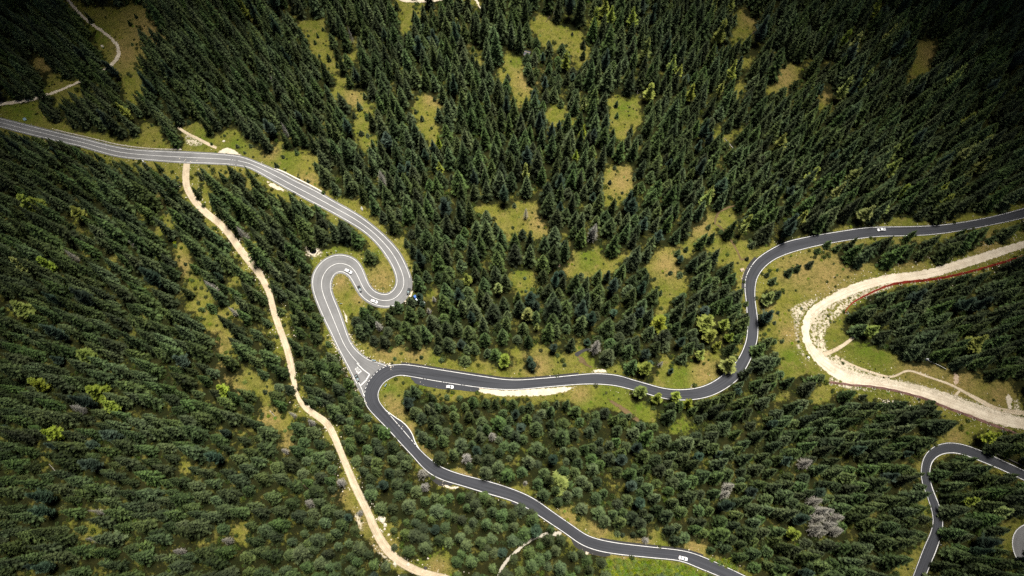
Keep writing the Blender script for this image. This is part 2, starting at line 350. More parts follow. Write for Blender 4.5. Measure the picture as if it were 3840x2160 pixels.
# open ground as it shows between the crowns, in overview pixels (x 3840/2576)
def T(ox, oy, pts): return [(ox+x/2.0125, oy+y/2.0125) for x, y in pts]
OPEN = [
 T(0,0,[(470,0),(1080,0),(1120,120),(1180,190),(1020,200),(1035,390),(960,570),(1010,600),(1010,780),(940,740),(850,690),(930,640),(920,570),(830,500),(800,440),(830,360),(690,200),(560,90)]),
 T(0,0,[(640,230),(700,220),(830,350),(860,420),(820,480),(790,420),(700,330),(640,300)]),
 T(0,0,[(180,430),(270,390),(380,500),(480,640),(610,600),(640,640),(480,690),(330,740),(330,620),(240,510)]),
 T(0,0,[(0,760),(230,740),(240,880),(400,930),(470,880),(560,960),(700,990),(1000,1030),(1090,880),(1130,850),(1200,930),(1240,1060),(1340,1110),(1370,1080),(1330,950),(1420,900),(1580,1010),(1680,990),(1760,950),(1860,1030),(1932,1060),(1932,1210),(1460,1140),(1000,1100),(600,1010),(0,900)]),
 T(0,0,[(520,1090),(620,1105),(650,1150),(570,1120)]),
 T(0,0,[(820,1165),(900,1185),(880,1215),(840,1200)]),
 T(0,0,[(1290,1225),(1500,1245),(1450,1290),(1430,1340),(1440,1449),(1345,1449),(1320,1310)]),
 T(960,0,[(270,90),(500,130),(540,330),(590,440),(660,560),(700,680),(870,710),(880,800),(800,860),(860,1000),(840,1130),(770,1110),(740,950),(700,800),(620,690),(560,640),(550,480),(400,380),(390,280),(320,180)]),
 T(960,0,[(700,350),(770,340),(780,520),(720,480)]),
 T(960,0,[(1080,0),(1370,0),(1340,15),(1170,40),(1160,190),(1090,200)]),
 T(960,0,[(1200,650),(1260,640),(1290,700),(1360,720),(1360,840),(1290,860),(1380,940),(1380,1010),(1250,980),(1180,860),(1150,780),(1200,740)]),
 T(960,0,[(0,1060),(120,1110),(300,1140),(410,1110),(450,1170),(400,1210),(400,1300),(500,1330),(560,1449),(480,1449),(200,1290),(0,1210)]),
 T(960,0,[(1580,340),(1700,320),(1730,430),(1690,430)]),
 T(960,0,[(1840,400),(2010,310),(2030,430),(2020,480),(2060,700),(1960,740),(1932,600),(1890,520)]),
 T(1920,0,[(180,60),(300,60),(330,170),(470,180),(550,220),(520,330),(510,400),(520,520),(470,480),(440,400),(380,300),(250,310),(180,270),(160,120)]),
 T(1920,0,[(750,680),(930,660),(990,760),(1000,860),(990,930),(860,960),(860,1050),(800,1020),(740,880),(750,780)]),
 T(1920,0,[(760,1190),(960,1210),(960,1280),(930,1400),(850,1500),(760,1480),(710,1340)]),
 T(1920,0,[(1700,30),(1870,20),(1880,150),(1840,200),(1700,290),(1640,290),(1690,200)]),
 T(1920,0,[(1850,260),(1900,280),(1860,420),(1790,520),(1750,620),(1740,700),(1700,720),(1740,560),(1820,400)]),
 T(1920,0,[(1700,940),(1730,980),(1700,1100),(1640,1080),(1620,1000)]),
 T(1920,0,[(280,780),(390,850),(330,940),(265,850)]),
 T(2880,0,[(0,600),(80,510),(200,440),(320,470),(270,560),(150,640),(0,680)]),
 T(2880,0,[(430,640),(530,620),(490,720),(440,800),(380,860),(400,740)]),
 T(2880,0,[(1130,270),(1250,260),(1310,330),(1270,430),(1170,530),(1070,580),(1060,540),(1170,400)]),
 T(0,720,[(1140,20),(1240,10),(1270,110),(1290,280),(1250,280),(1190,150)]),
 T(0,720,[(1290,310),(1330,300),(1350,430),(1400,520),(1440,640),(1480,780),(1450,730),(1380,580),(1310,430)]),
 T(0,720,[(1560,400),(1630,400),(1630,440),(1570,450)]),
 T(0,720,[(1500,830),(1560,860),(1600,950),(1680,1040),(1760,1180),(1800,1280),(1890,1270),(1932,1330),(1932,1449),(1780,1449),(1750,1290),(1650,1160),(1540,960)]),
 T(0,720,[(1350,0),(1500,40),(1560,130),(1660,250),(1760,400),(1850,540),(1932,620),(1932,700),(1840,560),(1740,420),(1660,300),(1560,200),(1420,60)]),
 T(960,720,[(480,0),(590,20),(700,60),(850,80),(850,150),(930,200),(1000,260),(1100,330),(1130,440),(1170,480),(1175,560),(1140,560),(1000,350),(750,150)]),
 T(960,720,[(500,390),(600,370),(700,415),(800,425),(820,370),(790,300),(760,270),(800,290),(900,380),(1010,540),(1050,680),(1030,735),(980,763),(890,735),(830,600),(740,490),(620,463),(530,470),(490,440)]),
 T(960,720,[(380,400),(470,440),(520,470),(450,540),(420,620),(390,640),(400,720),(460,900),(560,1070),(640,1240),(740,1430),(700,1400),(630,1300),(620,1240),(540,1100),(460,900),(385,740),(385,640),(395,560),(410,480)]),
 T(960,720,[(575,680),(600,630),(660,615),(700,660),(790,810),(770,860),(720,900),(720,1000),(735,1140),(690,1050),(640,900),(590,780)]),
 T(960,720,[(770,1160),(850,1180),(930,1210),(1100,1210),(1250,1210),(1320,1260),(1500,1320),(1700,1340),(1800,1300),(1932,1340),(1932,1415),(1500,1360),(1200,1310),(930,1290),(800,1220)]),
 T(960,720,[(1185,745),(1260,800),(1330,860),(1270,880),(1210,830),(1180,790)]),
 T(960,720,[(85,880),(130,900),(160,1050),(200,1150),(250,1300),(265,1449),(220,1449),(180,1250),(120,1020)]),
 T(960,720,[(1700,50),(1830,60),(1932,100),(1932,330),(1850,300),(1820,200),(1720,120)]),
 T(960,720,[(1760,1100),(1850,1110),(1932,1160),(1932,1200),(1860,1170)]),
 T(1920,720,[(60,20),(230,10),(240,120),(300,180),(310,260),(270,310),(120,270),(70,240),(90,160),(20,260),(0,60)]),
 T(1920,720,[(480,460),(600,400),(700,370),(720,460),(820,480),(800,560),(740,600),(640,560),(520,600),(390,590),(300,560),(320,500),(420,500)]),
 T(1920,720,[(0,540),(150,560),(160,640),(180,720),(100,770),(0,740)]),
 T(1920,720,[(720,0),(840,0),(780,60)]),
 T(1920,720,[(1060,420),(1240,400),(1300,290),(1340,280),(1400,170),(1480,200),(1530,230),(1450,330),(1380,380),(1320,440),(1230,460),(1210,540),(1250,620),(1370,720),(1400,740),(1260,780),(1160,830),(1130,720),(1040,640),(1050,520)]),
 T(1920,720,[(1160,830),(1215,850),(1190,930),(1160,880)]),
 T(1920,720,[(1500,200),(1600,155),(1720,95),(1715,120),(1590,220),(1540,290),(1600,375),(1700,400),(1770,390),(1850,400),(1932,370),(1932,445),(1840,510),(1760,660),(1700,600),(1650,480),(1560,390),(1525,300)]),
 T(1920,720,[(0,1175),(60,1180),(180,1180),(280,1230),(380,1290),(470,1230),(490,1160),(590,1180),(680,1210),(740,1300),(870,1360),(960,1380),(1100,1400),(1280,1290),(1380,1290),(1480,1330),(1600,1340),(1700,1270),(1755,1060),(1775,1040),(1780,1200),(1720,1300),(1510,1449),(1040,1449),(740,1375),(400,1390),(0,1420)]),
 T(1920,720,[(1845,700),(1932,560),(1932,660),(1880,730),(1870,860),(1885,960),(1865,1130)]),
 T(2880,720,[(0,560),(120,470),(300,430),(320,500),(330,530),(420,500),(560,480),(640,560),(900,540),(1010,520),(1300,490),(1470,470),(1560,400),(1720,400),(1932,290),(1932,460),(1780,520),(1640,580),(1290,665),(1190,690),(940,725),(830,760),(640,870),(600,930),(620,1050),(720,1130),(830,1140),(860,1190),(960,1210),(1060,1260),(1250,1280),(1380,1290),(1500,1350),(1620,1380),(1740,1449),(1932,1400),(1932,1500),(400,1500),(470,1400),(450,1350),(290,1360),(140,1400),(110,1200),(70,1140),(30,1000),(50,860),(110,780),(110,690),(40,620)]),
 T(2880,720,[(0,345),(60,355),(130,340),(400,300),(650,250),(1000,200),(1150,200),(1400,165),(1700,120),(1932,40),(1932,125),(1160,260),(750,265),(300,340),(60,400),(0,430)]),
 T(2880,1440,[(0,140),(100,80),(220,10),(260,20),(200,110),(100,170),(0,220)]),
 T(2880,1440,[(340,100),(400,40),(510,80),(490,110),(400,190),(350,160)]),
 T(2880,1440,[(450,0),(1000,0),(1932,0),(1932,340),(1740,345),(1560,290),(1400,220),(1320,180),(1200,140),(1100,105),(940,140),(820,110),(640,25)]),
 T(2880,1440,[(1320,370),(1380,340),(1480,345),(1560,420),(1640,500),(1932,620),(1932,655),(1640,520),(1500,465),(1380,443),(1290,440),(1250,480)]),
 T(2880,1440,[(1225,630),(1300,555),(1340,545),(1340,580),(1290,630),(1270,700),(1290,800),(1340,880),(1350,1000),(1330,1160),(1270,1330),(1240,1449),(1190,1449),(1320,1100),(1310,950),(1235,760)]),
 T(2880,1440,[(990,1380),(1040,1375),(1100,1400),(1095,1449),(1000,1449)]),
 T(2880,1440,[(1820,1020),(1932,1010),(1932,1060),(1860,1100),(1835,1070)]),
 T(2880,1440,[(640,1000),(675,1100),(655,1200),(615,1190)]),
 T(1920,1440,[(0,60),(330,90),(520,30),(800,20),(920,60),(920,110),(1020,150),(1100,240),(1180,300),(1290,250),(1300,200),(1380,290),(1430,340),(1300,370),(1130,330),(1040,260),(1000,300),(960,280),(900,210),(800,200),(700,170),(540,220),(500,170),(400,110),(0,110)]),
 T(1920,1440,[(0,510),(120,500),(60,640),(0,670)]),
 T(1920,1440,[(0,770),(170,800),(190,860),(290,900),(360,930),(480,960),(500,1030),(600,1040),(640,1080),(760,1070),(860,1100),(880,1150),(1030,1160),(1150,1170),(1240,1210),(1390,1220),(1470,1270),(1700,1340),(1760,1350),(1830,1449),(1740,1449),(1330,1262),(700,1185),(450,1065),(0,790)]),
 T(1920,1440,[(680,660),(740,650),(810,760),(740,820),(685,740)]),
 T(1920,1440,[(700,1310),(1100,1320),(1270,1345),(1560,1449),(780,1449),(730,1370)]),
 T(1920,1440,[(1760,255),(1932,205),(1932,230),(1800,290)]),
 T(960,1440,[(940,0),(1130,0),(1180,10),(1130,30),(1100,60),(1090,200),(1150,280),(1200,330),(1220,430),(1280,480),(1320,560),(1380,590),(1500,620),(1640,690),(1750,710),(1932,740),(1932,790),(1480,665),(1290,550),(1200,440),(1140,300),(980,200),(930,120),(925,60)]),
 T(960,1440,[(765,20),(800,110),(850,190),(920,270),(870,250),(830,180),(780,80)]),
 T(960,1440,[(1240,20),(1450,55),(1640,75),(1700,90),(1640,95),(1450,85),(1250,40)]),
 T(960,1440,[(250,0),(300,100),(400,170),(560,240),(600,300),(640,430),(700,580),(760,700),(790,820),(850,900),(900,1000),(1040,1060),(1000,1150),(1000,1250),(1180,1310),(1280,1320),(1340,1210),(1440,1220),(1490,1280),(1490,1350),(1500,1449),(1060,1449),(1000,1370),(920,1280),(840,1200),(770,1110),(730,1000),(700,870),(640,830),(680,800),(640,660),(600,520),(540,400),(480,330),(420,320),(380,240),(300,180)]),
 T(960,1440,[(0,10),(90,100),(160,230),(250,390),(280,450),(230,470),(170,420),(120,300),(60,200),(0,90)]),
 T(960,1440,[(520,830),(620,810),(690,870),(690,960),(640,940),(600,860)]),
 T(960,1440,[(1740,850),(1900,895),(1932,910),(1850,895)]),
 [(3031-40,1300),(3031+10,1300),(3031+10,1380),(3000,1380)],
]
# tint blobs on the ground: (px, py, radius px, kind)
TINT = [(560,120,120,'o'),(470,200,70,'o'),(160,250,60,'o'),(140,290,60,'g'),(60,405,70,'g'),(100,420,60,'g'),(370,130,40,'g'),(420,210,30,'g'),
 (1065,600,55,'g'),(1015,570,40,'o'),(1150,690,50,'o'),(760,520,50,'g'),(1200,740,40,'o'),(880,540,60,'g'),
 (1980,300,60,'o'),(1940,230,40,'g'),(2330,680,60,'o'),(2350,650,40,'o'),(1650,380,30,'o'),(1610,370,30,'o'),(1325,370,40,'o'),
 (2820,60,50,'o'),(2160,60,60,'g'),(2350,400,50,'g'),(1300,100,30,'o'),(2940,290,60,'o'),(3100,350,40,'o'),(3500,200,60,'o'),(3670,320,30,'o'),
 (1280,1060,38,'o'),(1290,1075,14,'g'),(1300,1110,12,'g'),(1318,1160,24,'g'),(1345,1120,26,'o'),(1390,1075,36,'o'),(1430,1040,50,'o'),(1440,1070,30,'o'),
 (1200,930,40,'g'),(1260,915,50,'g'),(1330,910,50,'g'),(1160,985,30,'g'),(1420,950,24,'g'),
 (1460,1470,40,'g'),(1490,1540,50,'o'),(1460,1500,30,'o'),(1600,1420,60,'g'),(1570,1460,50,'g'),
 (1450,1305,70,'o'),(1560,1320,60,'o'),(1620,1345,50,'g'),(2250,1340,60,'g'),(2190,1330,30,'g'),(2020,1370,60,'o'),(2560,1410,70,'g'),(2640,1400,60,'o'),
 (2500,990,60,'o'),(2520,1010,50,'o'),(2100,970,70,'o'),(2200,960,60,'g'),(2620,840,60,'o'),(2030,830,60,'o'),(1960,1010,40,'g'),
 (2870,1150,30,'o'),(3100,1030,110,'o'),(3000,1010,80,'o'),(2960,1250,50,'o'),(2960,1340,50,'g'),(3250,1180,70,'g'),(3250,1290,90,'g'),(3300,1340,60,'g'),
 (3450,1370,90,'o'),(3600,1430,90,'o'),(3750,1480,70,'o'),(3180,980,90,'o'),(3400,960,70,'o'),(3700,920,60,'o'),
 (2280,1490,80,'g'),(2400,1540,80,'g'),(2550,1590,80,'g'),(2200,1510,50,'g'),(2620,1600,60,'g'),(2180,1480,40,'o'),
 (2120,1960,60,'o'),(2250,1970,60,'o'),(2400,2020,60,'o'),(2600,2060,60,'o'),(2450,2130,120,'g'),(2560,2140,90,'g'),(2350,2110,50,'o'),
 (1200,1700,40,'o'),(1270,1860,50,'o'),(1340,1950,60,'o'),(1420,2060,60,'o'),(1650,2060,70,'g'),(1600,2090,50,'g'),(1640,2130,50,'o'),
 (1010,1570,60,'o'),(1090,1660,60,'o'),(1130,1720,60,'g'),(840,1400,60,'o'),(880,1480,60,'o'),(620,760,50,'o'),(680,1000,50,'o'),(800,1290,60,'o'),
 (1540,1610,30,'o'),(1600,1680,40,'o'),(1750,1780,50,'o'),(3580,1640,40,'o'),(3520,1780,30,'o'),(3540,1950,30,'o')]
# parts of the roads that crowns hang over
COVER = [
 T(2880,1440,[(1140,490),(1180,540),(1200,600),(1212,640),(1215,760),(1232,860),(1245,950),(1290,960),(1295,1050),(1240,1100),(1150,1150),(1120,800)]),
 T(2880,1440,[(1510,560),(1560,545),(1600,560),(1680,600),(1740,610),(1800,640),(1860,660),(1932,680),(1932,800),(1500,640)]),
 T(2880,720,[(600,400),(700,290),(765,285),(765,400)]), T(2880,720,[(1000,360),(1080,275),(1160,265),(1170,360)]),
 T(2880,720,[(1170,360),(1240,290),(1340,300),(1440,290),(1560,250),(1665,215),(1690,260),(1400,360)]),
 [(0,466),(14,478),(60,500),(140,506),(190,500),(240,530),(320,552),(320,600),(0,600)],
 T(0,0,[(640,1130),(720,1130),(800,1165),(700,1200)]), T(0,0,[(900,1200),(1060,1180),(1060,1260),(900,1260)]),
 T(960,720,[(780,830),(800,815),(830,830),(860,860),(870,840),(900,850),(960,880),(800,900)]), T(960,720,[(1050,820),(1075,795),(1110,820),(1120,880),(1050,880)]),
 T(960,720,[(1150,760),(1180,770),(1190,860),(1120,860),(1130,800)]), T(960,720,[(640,190),(690,200),(720,260),(640,260)]),
 T(960,1440,[(1060,430),(1110,468),(1150,480),(1162,515),(1195,545),(1180,600)]), T(960,1440,[(1470,20),(1530,0),(1580,30),(1600,70),(1480,70)]),
 T(1920,720,[(1690,700),(1760,700),(1785,730),(1790,900),(1775,1060),(1700,1060)]),
 T(1920,1440,[(940,60),(960,0),(1025,10),(1030,70),(1080,60),(1130,75),(1140,130),(940,130)]), T(1920,1440,[(1200,60),(1270,50),(1275,130),(1200,130)]),
 T(1920,1440,[(1480,100),(1570,45),(1580,90),(1540,130)]), T(1920,1440,[(390,1150),(440,1130),(450,1200),(390,1200)]), T(1920,1440,[(120,1180),(200,1140),(200,1210),(120,1220)]),
 T(2880,1440,[(1180,130),(1330,110),(1330,160),(1200,180)]), T(960,1440,[(250,0),(300,30),(340,100),(270,60)]),
]
PADS = {   # name: (outline px, material, lift)
 'dark_layby': ([(1541,1412),(1553,1431),(1567,1442),(1655,1459),(1702,1461),(1789,1469),(1790,1449),(1714,1438),(1616,1422)], 'asphalt_dark', 0.085),
 'dark_pull_in': ([(1444,1532),(1463,1549),(1487,1566),(1521,1591),(1547,1626),(1557,1656),(1573,1686),(1540,1655),(1480,1590)], 'asphalt_dark', 0.085),
}
RAGPADS = [
 ('gravel_layby', [(1785,1450),(1787,1472),(1840,1483),(1880,1490),(1920,1490),(2009,1490),(2069,1485),(2120,1472),(2160,1457),(2180,1447),(2089,1448),(1920,1458),(1857,1456)], 'gravel'),
 ('gravel_layby', [(812,575),(826,562),(845,550),(862,551),(880,560),(900,572),(918,586),(880,583)], 'gravel'),
 ('gravel_layby', [(2204,1402),(2220,1388),(2238,1380),(2258,1379),(2275,1384),(2292,1400),(2250,1400)], 'gravel'),
 ('gravel_layby', [(2838,968),(2820,978),(2804,990),(2792,1008),(2780,1032),(2778,1054),(2791,1054),(2798,1035),(2812,1005),(2826,985)], 'gravel'),
 ('gravel_layby', [(1270,1145),(1288,1160),(1304,1178),(1308,1205),(1302,1232),(1294,1215),(1284,1180)], 'gravel'),
 ('gravel_layby', [(1548,1078),(1552,1100),(1540,1120),(1522,1136),(1505,1142),(1500,1138),(1520,1122),(1536,1100)], 'gravel'),
 ('gravel_layby', [(994,676),(1020,682),(1045,694),(1072,712),(1066,722),(1040,716),(1010,702)], 'gravel'),
 ('gravel_layby', [(1625,1798),(1650,1808),(1690,1818),(1735,1824),(1720,1834),(1695,1840),(1660,1826)], 'gravel'),
 ('gravel_layby', [(1603,1778),(1626,1790),(1660,1805),(1700,1818),(1660,1824),(1628,1808)], 'ditch'),
 ('gravel_layby', [(2140,2014),(2160,2032),(2190,2048),(2236,2066),(2290,2078),(2270,2088),(2215,2078),(2180,2066),(2152,2044)], 'ditch'),
 ('gravel_layby', [(2190,2062),(2206,2064),(2220,2080),(2205,2086),(2190,2078)], 'gravel'),
 ('gravel_layby', [(1640,0-4),(1600,8),(1540,12),(1500,6),(1500,-10)], 'gravel'),
 ('stony_ground', [(2960,1165),(2975,1145),(3010,1130),(3060,1115),(3050,1145),(3010,1190),(3000,1230),(3000,1290),(3010,1330),(2990,1320),(2978,1260),(2975,1210)], 'gravel_sparse'),
 ('stony_ground', [(3075,1170),(3120,1135),(3200,1100),(3300,1070),(3330,1075),(3230,1105),(3150,1140),(3100,1190),(3060,1230),(3050,1290),(3040,1290),(3045,1220)], 'gravel_sparse'),
 ('stony_ground', [(2975,1150),(3040,1120),(3100,1105),(3040,1150),(3005,1200),(2998,1260),(3015,1320),(3050,1370),(3010,1340),(2985,1280),(2975,1210)], 'gravel_sparse'),
 ('stony_ground', [(3040,1180),(3090,1160),(3130,1150),(3100,1200),(3075,1240),(3070,1290),(3045,1300),(3035,1240)], 'gravel_sparse'),
 ('stony_ground', [(3100,1340),(3160,1340),(3200,1370),(3300,1405),(3420,1430),(3540,1465),(3640,1500),(3540,1485),(3400,1455),(3260,1425),(3150,1385)], 'gravel_sparse'),
 ('stony_ground', [(3110,1440),(3120,1410),(3190,1440),(3300,1470),(3440,1495),(3520,1525),(3420,1495),(3300,1475),(3200,1465)], 'gravel_sparse'),
 ('stony_ground', [(3560,1480),(3620,1490),(3700,1520),(3840,1560),(3920,1570),(3840,1575),(3700,1545),(3600,1510)], 'gravel_sparse'),
 ('stony_ground', [(3572,1400),(3582,1392),(3598,1404),(3600,1440),(3585,1450),(3570,1440)], 'pinksoil'),
 ('stony_ground', [(3765,1490),(3775,1474),(3792,1478),(3800,1500),(3796,1540),(3780,1535),(3770,1510)], 'gravel'),
 ('stony_ground', [(3800,1500),(3815,1490),(3830,1530),(3840,1552),(3810,1550),(3796,1530)], 'gravel_sparse'),
 ('stony_ground', [(1145,905),(1165,915),(1195,925),(1215,955),(1190,968),(1150,965),(1142,940)], 'gravel_sparse'),
 ('stony_ground', [(680,500),(720,510),(770,540),(740,550),(700,545),(690,520)], 'gravel_sparse'),
 ('stony_ground', [(1400,2030),(1430,2060),(1470,2100),(1530,2140),(1480,2130),(1420,2080),(1390,2040)], 'gravel_sparse'),
 ('stony_ground', [(1330,1900),(1350,1930),(1370,1990),(1350,1990),(1330,1950)], 'gravel_sparse'),
 ('stony_ground', [(2070,985),(2090,975),(2108,985),(2104,1005),(2085,1010)], 'pinksoil'),
 ('stony_ground', [(2770,1018),(2778,1022),(2776,1036),(2766,1038)], 'pinksoil'),
 ('stony_ground', [(1330,1375),(1345,1400),(1370,1450),(1395,1520),(1420,1568),(1400,1560),(1370,1500),(1335,1420)], 'gravel_sparse'),
 ('stony_ground', [(1260,1350),(1290,1385),(1320,1430),(1345,1480),(1335,1490),(1300,1420),(1265,1375)], 'gravel_sparse'),
 ('stony_ground', [(1690,1768),(1740,1770),(1775,1785),(1740,1790),(1700,1782)], 'gravel_sparse'),
 ('stony_ground', [(2160,1340),(2180,1330),(2215,1370),(2250,1378),(2210,1380),(2170,1360)], 'soil'),
 ('stony_ground', [(2270,1490),(2300,1500),(2350,1530),(2400,1570),(2420,1592),(2380,1580),(2320,1536),(2280,1508)], 'soil'),
 ('stony_ground', [(2155,1326),(2180,1312),(2215,1302),(2218,1308),(2185,1322),(2165,1338)], 'ditch'),
]

# ------------------------------------------------------------------ picture-space masks of what is open (used only to decide where trees grow)
MS = 4; MX0, MY0, MW, MH = -400, -400, (3840+800)//MS, (2160+800)//MS
YY, XX = np.mgrid[0:MH, 0:MW]; XX = XX*MS+MX0+MS/2; YY = YY*MS+MY0+MS/2
def fill(mask, pts, val=True):
    p = np.array(pts, float)
    x0 = max(0, int((p[:,0].min()-MX0)/MS)-1); x1 = min(MW, int((p[:,0].max()-MX0)/MS)+2)
    y0 = max(0, int((p[:,1].min()-MY0)/MS)-1); y1 = min(MH, int((p[:,1].max()-MY0)/MS)+2)
    if x1 <= x0 or y1 <= y0: return
    X = XX[y0:y1, x0:x1]; Y = YY[y0:y1, x0:x1]; ins = np.zeros(X.shape, bool)
    for i in range(len(p)):
        xa, ya = p[i]; xb, yb = p[(i+1) % len(p)]
        if ya == yb: continue
        c = ((ya > Y) != (yb > Y)) & (X < (xb-xa)*(Y-ya)/(yb-ya)+xa)
        ins ^= c
    mask[y0:y1, x0:x1][ins] = val
def sec_of(path):
    out = []
    P = [(np.array(p, float), w) for p, w in path]
    for i, (p, w) in enumerate(P):
        d = P[min(i+1, len(P)-1)][0]-P[max(i-1, 0)][0]; d /= np.linalg.norm(d)
        n = np.array([-d[1], d[0]])
        a = p-n*w/2; b = p+n*w/2
        out.append((a[0], a[1], b[0], b[1]))
    return out
def secfill(mask, secs, grow=0):
    for s, t in zip(secs[:-1], secs[1:]):
        q = np.array([s[0:2], t[0:2], t[2:4], s[2:4]], float)
        if grow:
            c = q.mean(0); q = c+(q-c)*(1+grow)
        fill(mask, q)
SEC = {k: sec_of(v) for k, v in dict(C=TRAIL_C, G=PATH_G, H=PATH_H, I=TRACK_I, L=TRAIL_L, E=RUT_E, F=RUT_F, M=RUT_M, N=RUT_N, O=RUT_O).items()}
vis = np.zeros((MH, MW), bool); nogrow = np.zeros((MH, MW), bool)
for s in (ROAD_A, ROAD_B, ROAD_J, TRACK_D, SEC['C']): secfill(vis, s)
secfill(vis, SEC['G'][:9]); secfill(vis, SEC['G'][11:]); secfill(vis, SEC['H']); secfill(vis, SEC['I']); secfill(vis, ROAD_K[3:7])
for p, m_, l_ in PADS.values(): fill(vis, p)
for n_, p, m_ in RAGPADS[:12]: fill(vis, p)
for p in OPEN: fill(vis, p)
for p in COVER: fill(vis, p, False)
fill(vis, [(1174+46*math.cos(a/3), 948+34*math.sin(a/3)) for a in range(19)]); fill(nogrow, [(1174+30*math.cos(a/3), 946+24*math.sin(a/3)) for a in range(19)])
for s in (ROAD_A, ROAD_B, ROAD_J, ROAD_K, TRACK_D, SEC['C'], SEC['G'], SEC['H'], SEC['I']): secfill(nogrow, s, 0.15)
for p, m_, l_ in PADS.values(): fill(nogrow, p)
for n_, p, m_ in RAGPADS[:12]: fill(nogrow, p)
def look(mask, px, py):
    i = ((np.asarray(py)-MY0)/MS).astype(int); j = ((np.asarray(px)-MX0)/MS).astype(int)
    ok = (i >= 0)&(i < MH)&(j >= 0)&(j < MW)
    return np.where(ok, mask[np.clip(i,0,MH-1), np.clip(j,0,MW-1)], False)

# ------------------------------------------------------------------ draped strips and sheets
def resample(secs, step=2.0):
    A = np.array([W(s[0], s[1]) for s in secs]); B = np.array([W(s[2], s[3]) for s in secs])
    n = len(secs)
    outA, outB, outT = [], [], []
    for i in range(n-1):
        p = [max(i-1,0), i, i+1, min(i+2,n-1)]
        L = max(np.linalg.norm(A[i+1]-A[i]), np.linalg.norm(B[i+1]-B[i])); k = max(1, int(round(L/step)))
        for j in range(k + (1 if i == n-2 else 0)):
            t = j/k; t2, t3 = t*t, t*t*t
            w = (0.5*(-t+2*t2-t3), 0.5*(2-5*t2+3*t3), 0.5*(t+4*t2-3*t3), 0.5*(-t2+t3))
            outA.append(sum(w[q]*A[p[q]] for q in range(4))); outB.append(sum(w[q]*B[p[q]] for q in range(4))); outT.append(i+t)
    A = np.array(outA); B = np.array(outB)
    for _ in range(3):                      # ease small kinks
        for Q in (A, B): Q[1:-1] = 0.25*Q[:-2]+0.5*Q[1:-1]+0.25*Q[2:]
    return A, B, np.array(outT)
def ext(A, B, a, b):
    """widen the strip by a metres beyond A and b metres beyond B"""
    d = B-A; l = np.linalg.norm(d, axis=1, keepdims=True); u = d/l
    return A-u*a, B+u*b
def drape(name, A, B, mat, lift, nc=8, kind='structure', parent=None, thick=0.0):
    n = len(A); s = np.concatenate([[0], np.cumsum(np.linalg.norm(np.diff((A+B)/2, axis=0), axis=1))])
    w = np.linalg.norm(B-A, axis=1)
    V = []; UV = []; E = []
    for i in range(n):
        for k in range(nc+1):
            v = k/nc; p = A[i]*(1-v)+B[i]*v
            V.append((p[0], p[1], gh(p[0], p[1])+lift)); UV.append((s[i], v)); E.append(min(v, 1-v)*w[i])
    F = []
    for i in range(n-1):
        for k in range(nc):
            a = i*(nc+1)+k; F.append((a, a+1, a+nc+2, a+nc+1))
    p0, p1, p2 = np.array(V[F[0][0]]), np.array(V[F[0][1]]), np.array(V[F[0][2]])
    if np.cross(p1-p0, p2-p0)[2] < 0: F = [f[::-1] for f in F]
    me = mesh_from(name, V, F, M[mat], True)
    uvl = me.uv_layers.new(name='UVMap'); li = np.zeros(len(me.loops), int); me.loops.foreach_get('vertex_index', li)
    uvl.data.foreach_set('uv', np.array(UV)[li].ravel())
    at = me.attributes.new('edge', 'FLOAT', 'POINT'); at.data.foreach_set('value', np.array(E, float))
    o = obj(name, me, parent)
    if kind: o['kind'] = kind
    return o
class Lines:
    """painted lines gathered into one sheet per road"""
    def __init__(s): s.V = []; s.F = []
    def add(s, P, Q, w, lift=0.135):
        """P, Q: the two edges of the road; the line runs P + dist towards Q"""
        n = len(P)
        if n < 2: return
        k = len(s.V)
        for a, b in zip(P, Q):
            for p in (a, b): s.V.append((p[0], p[1], gh(p[0], p[1])+lift))
        for i in range(n-1):
            f = (k+2*i, k+2*i+1, k+2*i+3, k+2*i+2)
            v0, v1, v2 = (np.array(s.V[q]) for q in f[:3])
            if np.cross(v1-v0, v2-v0)[2] < 0: f = f[::-1]
            s.F.append(f)
    def along(s, A, B, T_, off=None, frac=None, w=0.4, side=0, t0=None, t1=None, on=None, gap=None, lift=0.135):
        E0, E1 = (A, B) if side == 0 else (B, A)
        d = E1-E0; l = np.linalg.norm(d, axis=1, keepdims=True); u = d/l
        c = E0+u*off if off is not None else E0+d*frac
        P, Q = c-u*w/2, c+u*w/2
        m = np.ones(len(A), bool)
        if t0 is not None: m &= T_ >= t0
        if t1 is not None: m &= T_ <= t1
        idx = np.where(m)[0]
        if len(idx) < 2: return
        P, Q, c = P[idx], Q[idx], c[idx]
        if on is None: s.add(P, Q, w, lift); return
        sl = np.concatenate([[0], np.cumsum(np.linalg.norm(np.diff(c, axis=0), axis=1))]); pos = 0
        on_ = on if isinstance(on, (list, tuple)) else [on]; j = 0
        while pos < sl[-1]:
            o_ = on_[j % len(on_)]; j += 1
            e = min(pos+o_, sl[-1]); q = np.linspace(pos, e, max(2, int((e-pos)/1.5)+2))
            PP = np.stack([np.interp(q, sl, P[:,k]) for k in (0,1)], 1); QQ = np.stack([np.interp(q, sl, Q[:,k]) for k in (0,1)], 1)
            s.add(PP, QQ, w, lift); pos = e+gap
    def build(s, name):
        me = mesh_from(name, s.V, s.F, M['paint']); o = obj(name, me); o['kind'] = 'structure'; return o
